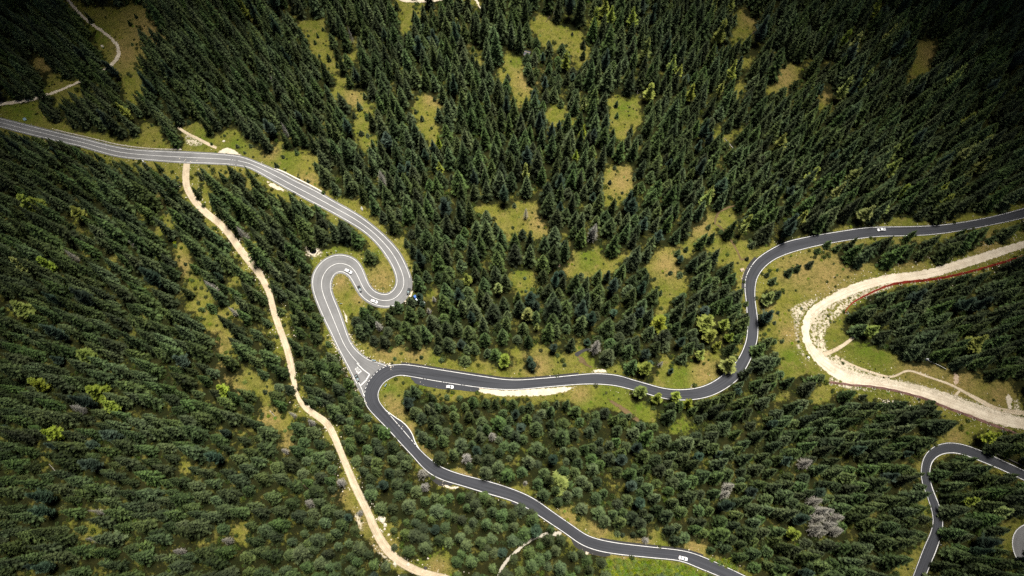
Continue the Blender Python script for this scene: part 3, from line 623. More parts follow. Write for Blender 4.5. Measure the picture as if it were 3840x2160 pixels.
def fan(name, pts, mat, lift, kind='structure', rings=4, label=None):
    """sheet over an outline, with the distance to the margin stored for ragged edges"""
    P = np.array([W(*p) for p in pts]); n = len(P); Q = []
    for i in range(n):
        a, b, c, d = P[i-1], P[i], P[(i+1)%n], P[(i+2)%n]
        k = max(2, int(np.linalg.norm(c-b)/1.5))
        for j in range(k):
            t = j/k; t2, t3 = t*t, t*t*t
            Q.append(0.5*(-t+2*t2-t3)*a+0.5*(2-5*t2+3*t3)*b+0.5*(t+4*t2-3*t3)*c+0.5*(-t2+t3)*d)
    Q = np.array(Q); n = len(Q)
    tris = tessellate_polygon([[Vector((q[0], q[1], 0)) for q in Q]])
    bm = bmesh.new(); vs = [bm.verts.new((q[0], q[1], 0)) for q in Q]
    for t in tris:
        try: bm.faces.new([vs[i] for i in t])
        except ValueError: pass
    for _ in range(4):
        es = [e for e in bm.edges if e.calc_length() > 2.4]
        if not es: break
        bmesh.ops.subdivide_edges(bm, edges=es, cuts=1, use_grid_fill=False)
        bmesh.ops.triangulate(bm, faces=bm.faces[:])
    for f in bm.faces:
        if f.normal.z < 0 or f.calc_area() == 0: pass
    bmesh.ops.recalc_face_normals(bm, faces=bm.faces[:])
    E = []
    Qn = np.roll(Q, -1, 0)
    for v in bm.verts:
        p = np.array(v.co[:2]); d = Qn-Q; t = np.clip(((p-Q)*d).sum(1)/np.maximum((d*d).sum(1), 1e-9), 0, 1)
        E.append(float(np.min(np.linalg.norm(Q+d*t[:,None]-p, axis=1))))
    for v in bm.verts: v.co.z = gh(v.co.x, v.co.y)+lift
    bm.normal_update()
    if sum(f.normal.z for f in bm.faces) < 0: bmesh.ops.reverse_faces(bm, faces=bm.faces[:])
    me = bpy.data.meshes.new(name); bm.to_mesh(me); bm.free(); me.materials.append(M[mat])
    at = me.attributes.new('edge', 'FLOAT', 'POINT'); at.data.foreach_set('value', np.array(E, float))
    me.uv_layers.new(name='UVMap')
    o = obj(name, me); o['kind'] = kind; return o

# ------------------------------------------------------------------ forest layout (positions only; built further down)
def crown_pts(x, y, H, Rr):
    z = gh(x, y); pts = []
    bx, by = prj(x, y, z); tx, ty = prj(x, y, z+H)
    d = np.array([tx-bx, ty-by]); L = np.linalg.norm(d)+1e-6
    s = FPX/math.sqrt(x*x+y*y+(CAM_H-z)**2)
    n = np.array([-d[1], d[0]])/L if L > 6 else np.array([1.0, 0.0])
    out = []
    for t in (0.14, 0.4, 0.65, 0.85, 1.0):
        c = np.array([bx, by])+d*t; w = Rr*s*0.8*(1-t)**0.65
        out.append(c)
        if t < 0.9: out += [c+n*w, c-n*w]
    if L < 60: u = d/L; out.append(np.array([bx, by])-u*Rr*s*0.6)
    return np.array(out)
def fits(x, y, H, Rr, tol):
    bx, by = prj(x, y, gh(x, y))
    if look(nogrow, bx, by): return False
    p = crown_pts(x, y, H, Rr)
    return int(look(vis, p[:,0], p[:,1]).sum()) <= tol
class Grid:
    def __init__(s, c): s.c = c; s.d = {}
    def near(s, x, y, r):
        i, j = int(x//s.c), int(y//s.c); k = int(r//s.c)+1
        for a in range(i-k, i+k+1):
            for b in range(j-k, j+k+1):
                for q in s.d.get((a,b), ()):
                    if (q[0]-x)**2+(q[1]-y)**2 < r*r: return True
        return False
    def put(s, x, y, q=None): s.d.setdefault((int(x//s.c), int(y//s.c)), []).append((x, y, q))
G = Grid(6.0)
TREES = []      # [kind, x, y, H, R]
def special(kind, pts, ox, oy, H=20, Rr=3.2, frac=0.62, gsp=4.0):
    for q in pts:
        tx, ty = q[0], q[1]; h = q[2] if len(q) > 2 else H*rng.uniform(0.85, 1.15); r_ = q[3] if len(q) > 3 else Rr*rng.uniform(0.88, 1.15)
        if kind == 'larch': h *= 1.12; r_ *= 1.15
        x, y = W(ox+tx/2.0125, oy+ty/2.0125, h*frac)
        TREES.append([kind, x, y, h, r_]); G.put(x, y)
special('larch', [(920,830),(1830,40)], 0, 0, 20)
special('larch', [(1515,170,12,2),(1378,1060,17,2.2),(1385,1260,15,2.6)], 960, 0)
special('dead', [(945,1330,20,3.4),(705,245,17,1.8),(120,600,15,1.6),(210,960,16,2)], 960, 0)
special('larch', [(630,120),(705,30),(750,105),(905,130,23,4),(1580,220,24,3.8),(1020,360,24,3.6),(1215,470,18,3.4),(1265,540,17,2.8),(1040,680,18,3.6),(1355,680,17,2.8),(1665,520,22,3.4),(1580,660,16,2.6),(1540,15),(410,440,16,3),(540,990,17,2.4),(480,1170,15,2.2),(100,1280,20,2.4),(550,770,12,1.8),(1650,10),(1500,1440,17,2.6)], 1920, 0, 21, 3.4)
special('larch', [(590,280),(665,310),(925,250),(990,200,18,2.4),(745,580),(590,640),(1430,560,24,3.6),(100,1060,20,3.8),(350,1310,18,3.2),(950,1140),(960,1250),(1490,1150),(1640,1070,18,2.8),(1635,1220,18,2.8),(1520,1310,16,2.6),(660,1320,20,4),(1525,890,14,2.4),(840,20),(540,1430),(1330,1410,14,2.2),(1030,1430,16,2.4)], 2880, 0, 21, 3.3)
special('larch', [(190,65,18,5),(270,80,16,4),(585,150,17,4.2),(340,530,17,3.6),(130,530,17,3.4),(150,860,18,5),(640,1230,18,5.2),(260,1430,15,3.4)], 0, 720)
special('dead', [(525,465,16,2.6),(1575,700,19,3),(1745,890,14,2.2),(990,385,12,1.8),(1815,300,19,3)], 0, 720)
special('larch', [(1590,650,16,2.8),(1830,720,16,3),(1885,1260,16,3.4)], 960, 720)
special('dead', [(918,1000,15,2.4),(1340,800,8,1.6),(1300,890,9,1.8)], 960, 720)
special('larch', [(115,915,17,3.6),(1120,980,18,5),(1480,970,18,5.2),(1600,990,17,3.4),(1510,1080,15,3.6),(1650,1090,12,2.2),(1430,1215,14,2.6),(1020,1320,18,4.2),(1655,1280,18,4.4),(190,1010,11,1.4),(1480,40,22,3.2),(1755,270,16,2.4),(1790,210,16,2.4),(1560,1150,12,2.2)], 1920, 720)
special('dead', [(640,1150,21,4),(625,285,23,4),(105,150,14,2),(1130,1290,10,1.6)], 1920, 720)
special('larch', [(760,150,18,3.8),(880,110,16,3),(1360,60,17,3),(270,180,16,3),(1585,1120,21,4.6),(800,1040,16,3.6),(20,790,14,3.4)], 2880, 720)
special('larch', [(700,50,16,4.6),(820,150,15,4),(370,370,17,4.2),(280,10,14,3.4),(1670,30,14,3)], 0, 1440)
special('dead', [(710,960,16,2),(570,180,15,3.2),(690,1170,15,2.4),(1340,1260,15,2.4),(1700,1180,14,2.6),], 0, 1440)
special('dead', [(1590,545,14,3.6),(1780,380,15,2.8),(1250,660,14,3.4),(1265,770,13,3),(783,970,6,2.2),(260,220,14,1.8),(385,890,13,2.8),(405,280,12,2.2),(630,740,13,3),(205,500,12,2),], 960, 1440, frac=0.7)
special('larch', [(365,730,17,5),(985,50,17,3.4),(1240,80,15,3.2),(1105,90,14,2.8),(1335,135,13,2.6)], 1920, 1440)
special('dead', [(1650,770,17,3.4),(1620,820,15,3.2),(1010,1180,5,2.4),(100,740,9,1.6)], 1920, 1440)
special('dead', [(300,590,17,3.8),(375,880,18,4),(425,950,18,3.8),(465,955,16,3),(400,1015,17,3.6),(385,1080,17,3.6),(535,1010,17,3.8),(490,1060,16,3.2),(420,1120,15,3),(530,1110,17,3.8),(370,1110,14,3)], 2880, 1440)
special('larch', [(1545,880,15,3),(1790,960,16,3.4),(1700,390,18,3.4),(200,1130,16,3)], 2880, 1440)
def lone(kind, px, py, H, Rr):
    x, y = W(px, py); TREES.append([kind, x, y, H, Rr]); G.put(x, y)
for px, py, H, Rr in [(1393,975,15,4.4),(1547,1150,15,3.6),(1497,1160,14,3.4),(1476,1170,11,2.6),(1420,1185,10,2.6),(345,82,11,2.2),(478,14,8,1.6),(1236,228,8,1.9),(1183,165,5,1.4),(1356,505,5,2.2),(1380,512,4,1.6),(1193,140,5,1.2),
   (2303,632,4,1.6),(3060,270,5,2.0),(2310,400,7,1.8),(2550,1035,5,2.4),(2512,1025,4,1.6),(2560,1110,5,2.4),(2538,955,8,2.2),(2818,925,8,2.4),(2660,905,13,2.6),
   (2730,1010,12,2.8),(3095,925,9,2.6),(3130,940,10,2.4),(3060,945,6,2.2),(3030,1000,9,2.6),(2950,1030,10,2.8),(2985,1015,9,2.4),(3705,905,8,2.6),(3790,870,9,2.6),
   (2315,2000,5,1.9),(2333,2006,4,1.5),(1478,1947,6,2),(1525,1960,8,2.2),(1350,410,9,2.4),(1370,370,7,2),(1330,440,6,2)]:
    lone('spruce', px, py, H, Rr)
for px, py, H, Rr in [(1995,1382,12,3.2),(1985,1365,12,2.8),(2200,1290,9,2.6),(2110,935,12,2.8),(2430,1375,11,2.8),(2215,895,14,3),(2510,1400,9,2),(1580,1128,12,2.9),(1587,1150,9,2.2)]:
    lone('pine', px, py, H, Rr)
NSPECIAL = len(TREES)

def vnoise(x, y, s, ph):
    return 0.5+0.25*(math.sin(x/s+ph)+math.sin(y/s*1.13+2.1*ph+math.sin(x/s*0.7)))
xa, ya = unp([-260, 4100, -260, 4100], [-200, -200, 2330, 2330])
S0 = 3.7
rows = np.arange(-45, 428, S0*0.866)
cand = []
for j, yy in enumerate(rows):
    half = 262+0.42*max(yy, 0)+18
    for xx in np.arange(-half-(j%2)*S0/2, half, S0):
        cand.append((xx+rng.uniform(-.42,.42)*S0, yy+rng.uniform(-.42,.42)*S0))
rng.shuffle(cand)
for x, y in cand:
    px, py = prj(x, y, gh(x, y))
    if px < -330 or px > 4170 or py > 2450 or py < -330: continue
    st = vnoise(x, y, 37, 1.3); fine = vnoise(x, y, 13, 4.0)
    H = 17.5+6.5*st+rng.gauss(0, 3.2)+ (3.0 if py < 1000 else 0)
    # the dense young stands and small trees at the lower middle
    if py > 1560 and 1000 < px < 2350: H = 17.0+rng.gauss(0, 3.2)
    if 1960 < px < 2200 and 160 < py < 420: H = 11+rng.gauss(0, 2.2)
    if px < 1150 and py > 620: H *= 1.15
    if px > 2400 and py > 1450: H *= 1.15
    young = rng.random() < 0.16
    if young: H *= rng.uniform(0.45, 0.7)
    H = max(5.0, min(34, H))
    Rr = ((0.105*H+2.05) if py < 1440 and px > 1150 else (0.100*H+1.70) if px < 1150 or px > 2400 else (0.085*H+1.65))*rng.uniform(0.80, 1.30)
    if py > 1560 and 1000 < px < 2350: Rr *= 1.12
    sp = 1.04*Rr+0.85+(0.9 if px < 1150 and py > 620 else 0)
    edge = py < 1450 and 450 < px < 2900 and bool(look(vis, px+np.array([60,-60,0,0,42,-42,42,-42]), py+np.array([0,0,60,-60,42,42,-42,-42])).any())
    if rng.random() < (0.22 if edge else 0.03): continue
    if G.near(x, y, sp*(1.12 if edge else 1)): continue
    tol = 0 if rng.random() < 0.7 else 1
    if edge and rng.random() < 0.25 and not (1150 < px < 1600 and 850 < py < 1300): tol = 2
    ok = fits(x, y, H, Rr, tol)
    if not ok:
        H2, R2 = H*0.72, Rr*0.8
        if fits(x, y, H2, R2, tol): H, Rr, ok = H2, R2, True
        elif rng.random() < 0.5 and fits(x, y, H*0.45, Rr*0.6, 0): H, Rr, ok = H*0.45, Rr*0.6, True
    if not ok:
        if not (rng.random() < 0.13 and look(vis, px, py) and not look(nogrow, px, py) and py < 1400 and 480 < px < 2950 and not G.near(x, y, 3.0) and not (1150 < px < 1560 and 900 < py < 1240)): continue
        H = rng.uniform(2.2, 6.0); Rr = 0.7+H*0.19
        q_ = crown_pts(x, y, H, Rr)
        if look(nogrow, q_[:,0], q_[:,1]).any(): continue
    kind = 'spruce'
    pp = 0.035
    if 1300 < px < 2700 and 300 < py < 1400: pp = 0.085
    if px < 1100 and py > 900: pp = 0.03
    if rng.random() < pp and H > 7: kind = 'pine'; Rr *= 0.95
    TREES.append([kind, x, y, H, Rr]); G.put(x, y)
print('trees', len(TREES), 'special', NSPECIAL)

# ------------------------------------------------------------------ ground sheet
def axis(a, b, step, far):
    v = list(np.arange(a, b+step/2, step)); s = step; lo = a; hi = b
    while hi < far: s *= 1.5; hi += s; v.append(hi)
    s = step
    while lo > -far: s *= 1.5; lo -= s; v.insert(0, lo)
    return np.array(v)
gx = axis(-420, 420, 2.6, 6000); gy = axis(-50, 450, 2.6, 6000)
GX, GY = np.meshgrid(gx, gy); damp = np.exp(-np.maximum(0, np.hypot(GX, GY-200)-520)/900.0)
GZ = gh(GX, GY)*damp
me = bpy.data.meshes.new('ground'); nx, ny = len(gx), len(gy)
co = np.stack([GX, GY, GZ], -1).reshape(-1, 3)
i, j = np.meshgrid(np.arange(ny-1), np.arange(nx-1), indexing='ij'); a = (i*nx+j).ravel()
fc = np.stack([a, a+1, a+nx+1, a+nx], 1)
me.vertices.add(len(co)); me.vertices.foreach_set('co', co.ravel())
me.loops.add(fc.size); me.loops.foreach_set('vertex_index', fc.ravel())
me.polygons.add(len(fc)); me.polygons.foreach_set('loop_start', np.arange(0, fc.size, 4)); me.polygons.foreach_set('loop_total', np.full(len(fc), 4))
me.polygons.foreach_set('use_smooth', np.ones(len(fc), bool)); me.update(calc_edges=True); me.validate()
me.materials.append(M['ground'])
# needle litter plus painted shade, both strongest where the stems stand close
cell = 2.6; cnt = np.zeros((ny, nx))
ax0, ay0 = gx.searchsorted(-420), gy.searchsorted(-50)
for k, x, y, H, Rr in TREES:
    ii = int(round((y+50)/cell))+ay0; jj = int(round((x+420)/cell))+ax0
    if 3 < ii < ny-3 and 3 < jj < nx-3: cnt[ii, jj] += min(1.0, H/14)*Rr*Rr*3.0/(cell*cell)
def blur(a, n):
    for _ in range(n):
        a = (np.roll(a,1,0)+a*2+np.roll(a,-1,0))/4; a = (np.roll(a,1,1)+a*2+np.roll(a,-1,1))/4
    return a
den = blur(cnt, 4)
floor_shade = np.clip((den-0.12)/0.26, 0, 1)**0.7
pxg, pyg = prj(GX, GY, GZ)
tint = {'o': np.zeros(GX.shape), 'g': np.zeros(GX.shape)}
near = (np.abs(GX) < 520)&(GY > -80)&(GY < 520)
for tx, ty, tr, tk in TINT:
    d = np.hypot(pxg-tx, pyg-ty)/tr
    tint[tk] = np.maximum(tint[tk], np.where(near, np.clip(1.25-d, 0, 1)**1.0, 0))
floor_shade = np.where(near, floor_shade, 0.8)
for nm, arr in (('litter_shade', floor_shade), ('green', tint['g']), ('ochre', tint['o'])):
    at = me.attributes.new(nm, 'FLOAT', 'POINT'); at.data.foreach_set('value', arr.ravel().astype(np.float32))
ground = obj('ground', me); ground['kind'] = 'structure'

# ------------------------------------------------------------------ roads, tracks, paint
def road(name, secs, mat, lift, grow, rag=None):
    A, B, Tt = resample(secs); A2, B2 = ext(A, B, *grow)
    drape(name, A2, B2, mat, lift)
    return A, B, Tt
def trackstrip(name, secs, mat, lift, grow=0.5, nc=8):
    A, B, Tt = resample(secs, 2.0); A2, B2 = ext(A, B, grow, grow); drape(name, A2, B2, mat, lift, nc)
    return A, B, Tt
trackstrip('dirt_trail', SEC['C'], 'trail', 0.04, 0.35)
trackstrip('gravel_track', TRACK_D, 'gravel', 0.05, 0.8, 12)
trackstrip('wheel_rut', SEC['E'], 'gravel_sparse', 0.034, 1.2); trackstrip('wheel_rut', SEC['F'], 'trail', 0.036, 0.6)
for k in 'MNO': trackstrip('wheel_rut', SEC[k], 'trail', 0.036, 0.5)
trackstrip('gravel_path', SEC['G'], 'gravel', 0.04, 0.3); trackstrip('gravel_path', SEC['H'], 'path', 0.04, 0.5); trackstrip('gravel_track', SEC['I'], 'gravel', 0.04, 0.3)
trackstrip('forest_path', SEC['L'], 'soil', 0.04, 0.4)
AA, AB, AT = road('old_road', ROAD_A, 'asphalt_grey', 0.080, (0, 0))
BA, BB, BT = road('main_road', ROAD_B, 'asphalt_dark', 0.096, (0.55, 0.4))
JA, JB, JT = road('lower_road', ROAD_J, 'asphalt_dark', 0.092, (0.4, 0.4))
KA, KB, KT = road('corner_road', ROAD_K, 'asphalt_grey', 0.092, (0.3, 0.3))
for k, (p, m_, l_) in PADS.items(): fan(k, p, m_, l_)
for n_, p, m_ in RAGPADS: fan(n_, p, m_, 0.045 if m_ == 'ditch' else 0.052)
# dark ditch on the uphill side of the main road
dA, dB = ext(BA, BA+(BB-BA)*0.01, 1.35, -0.2)
def between(T_, a, b): return np.where((T_ >= a)&(T_ <= b))[0]
iA = lambda x, y, secs: min(range(len(secs)), key=lambda i: min(math.hypot(secs[i][0]-x, secs[i][1]-y), math.hypot(secs[i][2]-x, secs[i][3]-y)))
jx0, jx1 = iA(1507,1367,ROAD_B), iA(2797,1038,ROAD_B)
u = (BA-BB)/np.linalg.norm(BA-BB, axis=1, keepdims=True)
for a_, b_, wd in ((iA(2838,971,ROAD_B), iA(2793,1083,ROAD_B), 1.5), (iA(2168,1406,ROAD_B), iA(1507,1367,ROAD_B), 0.9), (iA(2003,1871,ROAD_B), iA(1920,1838,ROAD_B), 0.9)):
    a_, b_ = min(a_, b_), max(a_, b_); q = between(BT, a_, b_)
    drape('roadside_ditch', BA[q]+u[q]*(0.5+wd), BA[q]+u[q]*0.5, 'ditch', 0.07, 2)
q = between(BT, iA(2250,2024,ROAD_B), iA(2640,2088,ROAD_B)); drape('roadside_ditch', BB[q]-u[q]*0.3, BB[q]-u[q]*1.2, 'ditch', 0.07, 2)
q = between(BT, iA(1656,1388,ROAD_B), iA(1541,1372,ROAD_B)) if False else []
La = Lines()
ja = len(ROAD_A)-2.2
La.along(AA, AB, AT, frac=0.5, w=0.26, t1=8.0); La.along(AA, AB, AT, frac=0.5, w=0.26, t0=8.0, t1=8.5, on=1.0, gap=0.7); La.along(AA, AB, AT, frac=0.5, w=0.26, t0=8.5, t1=ja-0.6)
La.along(AA, AB, AT, off=1.15, w=0.26, t1=20.0); La.along(AA, AB, AT, off=1.2, w=0.26, side=0, t0=23.0, t1=ja+0.4)
La.along(AA, AB, AT, off=1.0, w=0.26, side=1, t1=8.0); La.along(AA, AB, AT, off=1.0, w=0.26, side=1, t0=8.0, t1=8.5, on=1.0, gap=0.7)
La.along(AA, AB, AT, off=1.05, w=0.26, side=1, t0=8.5, t1=ja+0.3)
def pxline(Ls, pts, w, lift=0.135):
    P = np.array([W(*p) for p in pts]); D = np.gradient(P, axis=0); D /= np.linalg.norm(D, axis=1, keepdims=True); Nn = np.stack([-D[:,1], D[:,0]], 1)
    Ls.add(P-Nn*w/2, P+Nn*w/2, w, lift)
pxline(La, [(1386,1404),(1373,1426),(1351,1447)], 0.62, 0.139)
pxline(La, [(1338,1362),(1362,1386),(1387,1404.5)], 0.4, 0.131)
pxline(La, [(1331,1410),(1346,1436),(1358,1462),(1366,1486)], 0.36, 0.131)
La.build('old_road_markings')
Lb = Lines()
jd0, jd1 = iA(1427,1382,ROAD_B)-0.6, iA(1366,1500,ROAD_B)
ke0, ke1 = iA(2839,971,ROAD_B), iA(2793,1083,ROAD_B)
Lb.along(BA, BB, BT, off=0.0, w=0.28, t1=ke0, lift=0.15); Lb.along(BA, BB, BT, off=0.0, w=0.28, t0=ke0, t1=ke1, on=(5.2,1.1), gap=0.6, lift=0.15)
Lb.along(BA, BB, BT, off=0.0, w=0.28, t0=ke1, t1=jd0, lift=0.15); Lb.along(BA, BB, BT, off=0.0, w=0.28, t0=jd0, t1=jd1, on=1.25, gap=0.95, lift=0.15)
Lb.along(BA, BB, BT, off=0.0, w=0.28, t0=jd1, lift=0.15)
kf0, kf1 = iA(1447,1539,ROAD_B), iA(1571,1683,ROAD_B)
kl0, kl1 = iA(1800,1453,ROAD_B), iA(1553,1414,ROAD_B)
Lb.along(BA, BB, BT, off=0.0, w=0.26, side=1, t1=kl0, lift=0.15); Lb.along(BA, BB, BT, off=0.0, w=0.26, side=1, t0=kl0, t1=kl1, on=(9.0,1.0), gap=0.5, lift=0.15)
Lb.along(BA, BB, BT, off=0.0, w=0.26, side=1, t0=kl1, t1=kf0, lift=0.15); Lb.along(BA, BB, BT, off=0.0, w=0.26, side=1, t0=kf0, t1=kf1, on=(1.4,1.4,6.0), gap=0.8, lift=0.15)
Lb.along(BA, BB, BT, off=0.0, w=0.26, side=1, t0=kf1, lift=0.15)
pxline(Lb, [(1447,1539),(1466,1553),(1487,1568),(1506,1580),(1522,1594),(1536,1611),(1547,1630),(1556,1656),(1571,1683)], 0.4, 0.146)
Lb.build('main_road_markings')
Lj = Lines(); Lj.along(JA, JB, JT, off=0.0, w=0.26, lift=0.15); Lj.along(JA, JB, JT, off=0.0, w=0.4, side=1, lift=0.15); Lj.along(KA, KB, KT, off=0.0, w=0.4, lift=0.15)
Lj.build('lower_road_markings')
# the word on the road before the junction
tcu = bpy.data.curves.new('stop_text', 'FONT'); tcu.body = 'STOP'; tcu.size = 1.0; tcu.align_x = 'CENTER'; tcu.align_y = 'CENTER'; tcu.offset = 0.02
to = bpy.data.objects.new('stop_text', tcu); C.objects.link(to); bpy.context.view_layer.update()
tme = bpy.data.meshes.new_from_object(to.evaluated_get(bpy.context.evaluated_depsgraph_get())); bpy.data.objects.remove(to)
tme.name = 'stop_lettering'; tme.materials.clear(); tme.materials.append(M['paint'])
so = obj('stop_lettering', tme); so['kind'] = 'structure'
sx, sy = W(1341.5, 1388.4); hd = pxvec(1341, 1388, 0.69, 0.73)
vx = np.array([v.co[:] for v in tme.vertices]); ww = vx[:,0].max()-vx[:,0].min(); hh = vx[:,1].max()-vx[:,1].min()
for v in tme.vertices:
    lx, ly = v.co.x/ww*2.5, v.co.y/hh*4.0; an = hd-math.pi/2
    X = sx+lx*math.cos(an)-ly*math.sin(an); Y = sy+lx*math.sin(an)+ly*math.cos(an)
    v.co = (X, Y, gh(X, Y)+0.143)
# ------------------------------------------------------------------ tree shapes
def crown_mesh(name, kind, seed, mat, H=22.0, Rr=3.3):
    rg = np.random.default_rng(seed)
    V = []; F = []; Tn = []
    def tri(a, b, c, t):
        k = len(V); V.extend([a, b, c]); Tn.extend([t[0], t[1], t[2]]); F.append((k, k+1, k+2))
    P = dict(
        spruce=dict(z0=0.07, ex=0.78, dz=0.86, nb=(6, 9), droop=(-0.82, 0.15), L=(0.72, 1.25), tw=0.24, nt=6),
        larch=dict(z0=0.16, ex=0.55, dz=0.95, nb=(5, 9), droop=(-0.10, 0.6), L=(0.6, 1.35), tw=0.32, nt=7),
        pine=dict(z0=0.12, ex=0.42, dz=0.8, nb=(7, 10), droop=(0.15, 1.0), L=(0.6, 1.15), tw=0.34, nt=5),
        dead=dict(z0=0.08, ex=0.75, dz=0.75, nb=(6, 9), droop=(-0.25, 0.55), L=(0.6, 1.2), tw=0.20, nt=6))[kind]
    z = P['z0']*H; ang0 = 0
    lop = rg.uniform(0, 6.28); lopA = rg.uniform(0.0, 0.22)
    bare = kind == 'dead'
    while z < H*0.985:
        t = min(0.999, max(0.0, (z/H-P['z0'])/(1-P['z0'])))
        r = Rr*(1-t)**P['ex']*min(1.0, 0.78+t*3.0)
        if kind in ('larch', 'pine'): r *= (0.8+0.2*math.sin(t*9+seed))
        nb = int(rg.integers(*P['nb'])) if t < 0.8 else 5
        ang0 += rg.uniform(0.3, 1.2)
        for b in range(nb):
            if kind == 'larch' and rg.random() < 0.2: continue
            an = ang0+2*math.pi*b/nb+rg.normal(0, 0.16)
            L = r*rg.uniform(*P['L'])*(1+lopA*math.cos(an-lop))
            if rg.random() < 0.05: L *= 1.25
            L = max(L, 0.22)
            sl = P['droop'][0]+(P['droop'][1]-P['droop'][0])*t**1.3+rg.normal(0, 0.08)
            zz = z+rg.normal(0, 0.12)
            ca, sa = math.cos(an), math.sin(an)
            up = 0.30 if kind != 'pine' else 0.45
            def ax(s, side=0.0, dzz=0.0):
                rad = L*s
                return (ca*rad-sa*side, sa*rad+ca*side, zz+L*(sl*s+up*s*s*(0.6 if t < 0.6 else 0.2))+dzz)
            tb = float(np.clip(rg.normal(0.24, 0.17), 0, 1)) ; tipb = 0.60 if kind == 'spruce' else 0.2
            nt = P['nt'] if t < 0.85 else 3
            wid = L*P['tw']*rg.uniform(0.8, 1.25)*(1.0 if not bare else 0.8)
            thin = 0.05 if bare else 0.10*min(1, L/1.5)
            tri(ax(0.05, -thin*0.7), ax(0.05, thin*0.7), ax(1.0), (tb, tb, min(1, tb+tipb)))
            for q in range(nt):
                s = 0.22+0.68*(q+rg.uniform(-.25, .25))/nt
                for sd in (-1, 1):
                    w = wid*(1.15-0.75*s)+0.10
                    if bare and rg.random() < 0.35: continue
                    fw = 0.16+rg.uniform(-.05, .08); d = 0.07 if not bare else 0.03
                    hang = -0.10*w-rg.uniform(0, 0.12)*w if kind != 'pine' else 0.15*w
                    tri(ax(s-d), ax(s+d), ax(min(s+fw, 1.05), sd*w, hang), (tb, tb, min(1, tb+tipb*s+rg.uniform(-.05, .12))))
        z += P['dz']*(0.55+0.6*(1-t))*rg.uniform(0.8, 1.2)*(0.9 if not bare else 1.0)
    # leader
    for k in range(3):
        a = k*2.1; tri((0.10*math.cos(a), 0.10*math.sin(a), H*0.96), (0.10*math.cos(a+2), 0.10*math.sin(a+2), H*0.96), (0, 0, H*1.01), (0.5, 0.5, 0.9))
    me = mesh_from(name, V, F, mat)
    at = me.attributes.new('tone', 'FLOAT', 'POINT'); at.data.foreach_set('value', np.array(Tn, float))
    return me
def trunk_mesh(name, mat, H=22.0, r=0.24, seed=1, stubs=6):
    rg = random.Random(seed); mb = MB()
    pts = [(0.05*H/22*rg.uniform(-1,1)*(i/6), 0.05*H/22*rg.uniform(-1,1)*(i/6), H*0.99*i/6-(0.3 if i == 0 else 0)) for i in range(7)]
    mb.tube(pts, r, 8, r2=0.03)
    mb.tube([(0, 0, -0.3), (0, 0, 0.5)], r*1.7, 8, r2=r*1.0)
    for i in range(stubs):
        a = rg.uniform(0, 6.28); z = H*rg.uniform(0.04, 0.5); l = rg.uniform(0.4, 1.0)
        mb.tube([(0, 0, z), (math.cos(a)*l, math.sin(a)*l, z-0.1*l)], 0.035, 4, r2=0.012)
    me = mesh_from(name, mb.V, mb.F, mat); return me
NV = dict(spruce=9, larch=4, pine=4, dead=4)
PRO = {}
for kind, n in NV.items():
    fm = M[kind]; tm = M['palebark'] if kind == 'dead' else M['bark']
    PRO[kind] = [(crown_mesh(f'{kind}_crown', kind, 100+i*7+len(kind), fm), trunk_mesh(f'{kind}_trunk', tm, seed=i)) for i in range(n)]

# ------------------------------------------------------------------ which trees show largest
def kite(x, y, H, Rr):
    z = gh(x, y); bx, by = prj(x, y, z+0.12*H); tx, ty = prj(x, y, z+H)
    dist = math.sqrt(x*x+y*y+(CAM_H-z-H/2)**2); s = FPX/dist*Rr
    d = np.array([tx-bx, ty-by]); L = np.linalg.norm(d)+1e-6; u = d/L if L > 4 else np.array([0, -1.0]); n = np.array([-u[1], u[0]])
    b = np.array([bx, by]); t = np.array([tx, ty])
    if L < s: t = b+u*s
    return np.array([b-u*s*0.7, b+n*s*0.9-u*s*0.2, b*0.6+t*0.4+n*s*0.78, t, b*0.6+t*0.4-n*s*0.78, b-n*s*0.9-u*s*0.2]), dist
def visible_sizes():
    sc = 3840/960; idb = np.full((540, 960), -1, np.int32)
    ks = [kite(x, y, H, Rr) for k, x, y, H, Rr in TREES]
    for i in sorted(range(len(TREES)), key=lambda q: -ks[q][1]):
        p = ks[i][0]/sc
        x0, x1 = max(0, int(p[:,0].min())), min(960, int(p[:,0].max())+2); y0, y1 = max(0, int(p[:,1].min())), min(540, int(p[:,1].max())+2)
        if x1 <= x0 or y1 <= y0: continue
        X, Y = np.meshgrid(np.arange(x0, x1)+.5, np.arange(y0, y1)+.5); ins = np.zeros(X.shape, bool)
        for a in range(len(p)):
            xa_, ya_ = p[a]; xb_, yb_ = p[(a+1)%len(p)]
            if ya_ == yb_: continue
            ins ^= ((ya_ > Y) != (yb_ > Y))&(X < (xb_-xa_)*(Y-ya_)/(yb_-ya_)+xa_)
        idb[y0:y1, x0:x1][ins] = i
    c = np.bincount(idb[idb >= 0], minlength=len(TREES)); return c
VIS = visible_sizes()
byk = {}
for i, t in enumerate(TREES): byk.setdefault(t[0], []).append(i)
single = set()
for k, ids in byk.items():
    ids = sorted(ids, key=lambda i: -VIS[i])
    lim = 296
    single |= set(i for i in ids[:lim] if VIS[i] > 0)
rest = [i for i in range(len(TREES)) if i not in single]
print({k: len(v) for k, v in byk.items()}, 'single', len(single), 'rest', len(rest), 'min visible', min(VIS[i] for i in single))

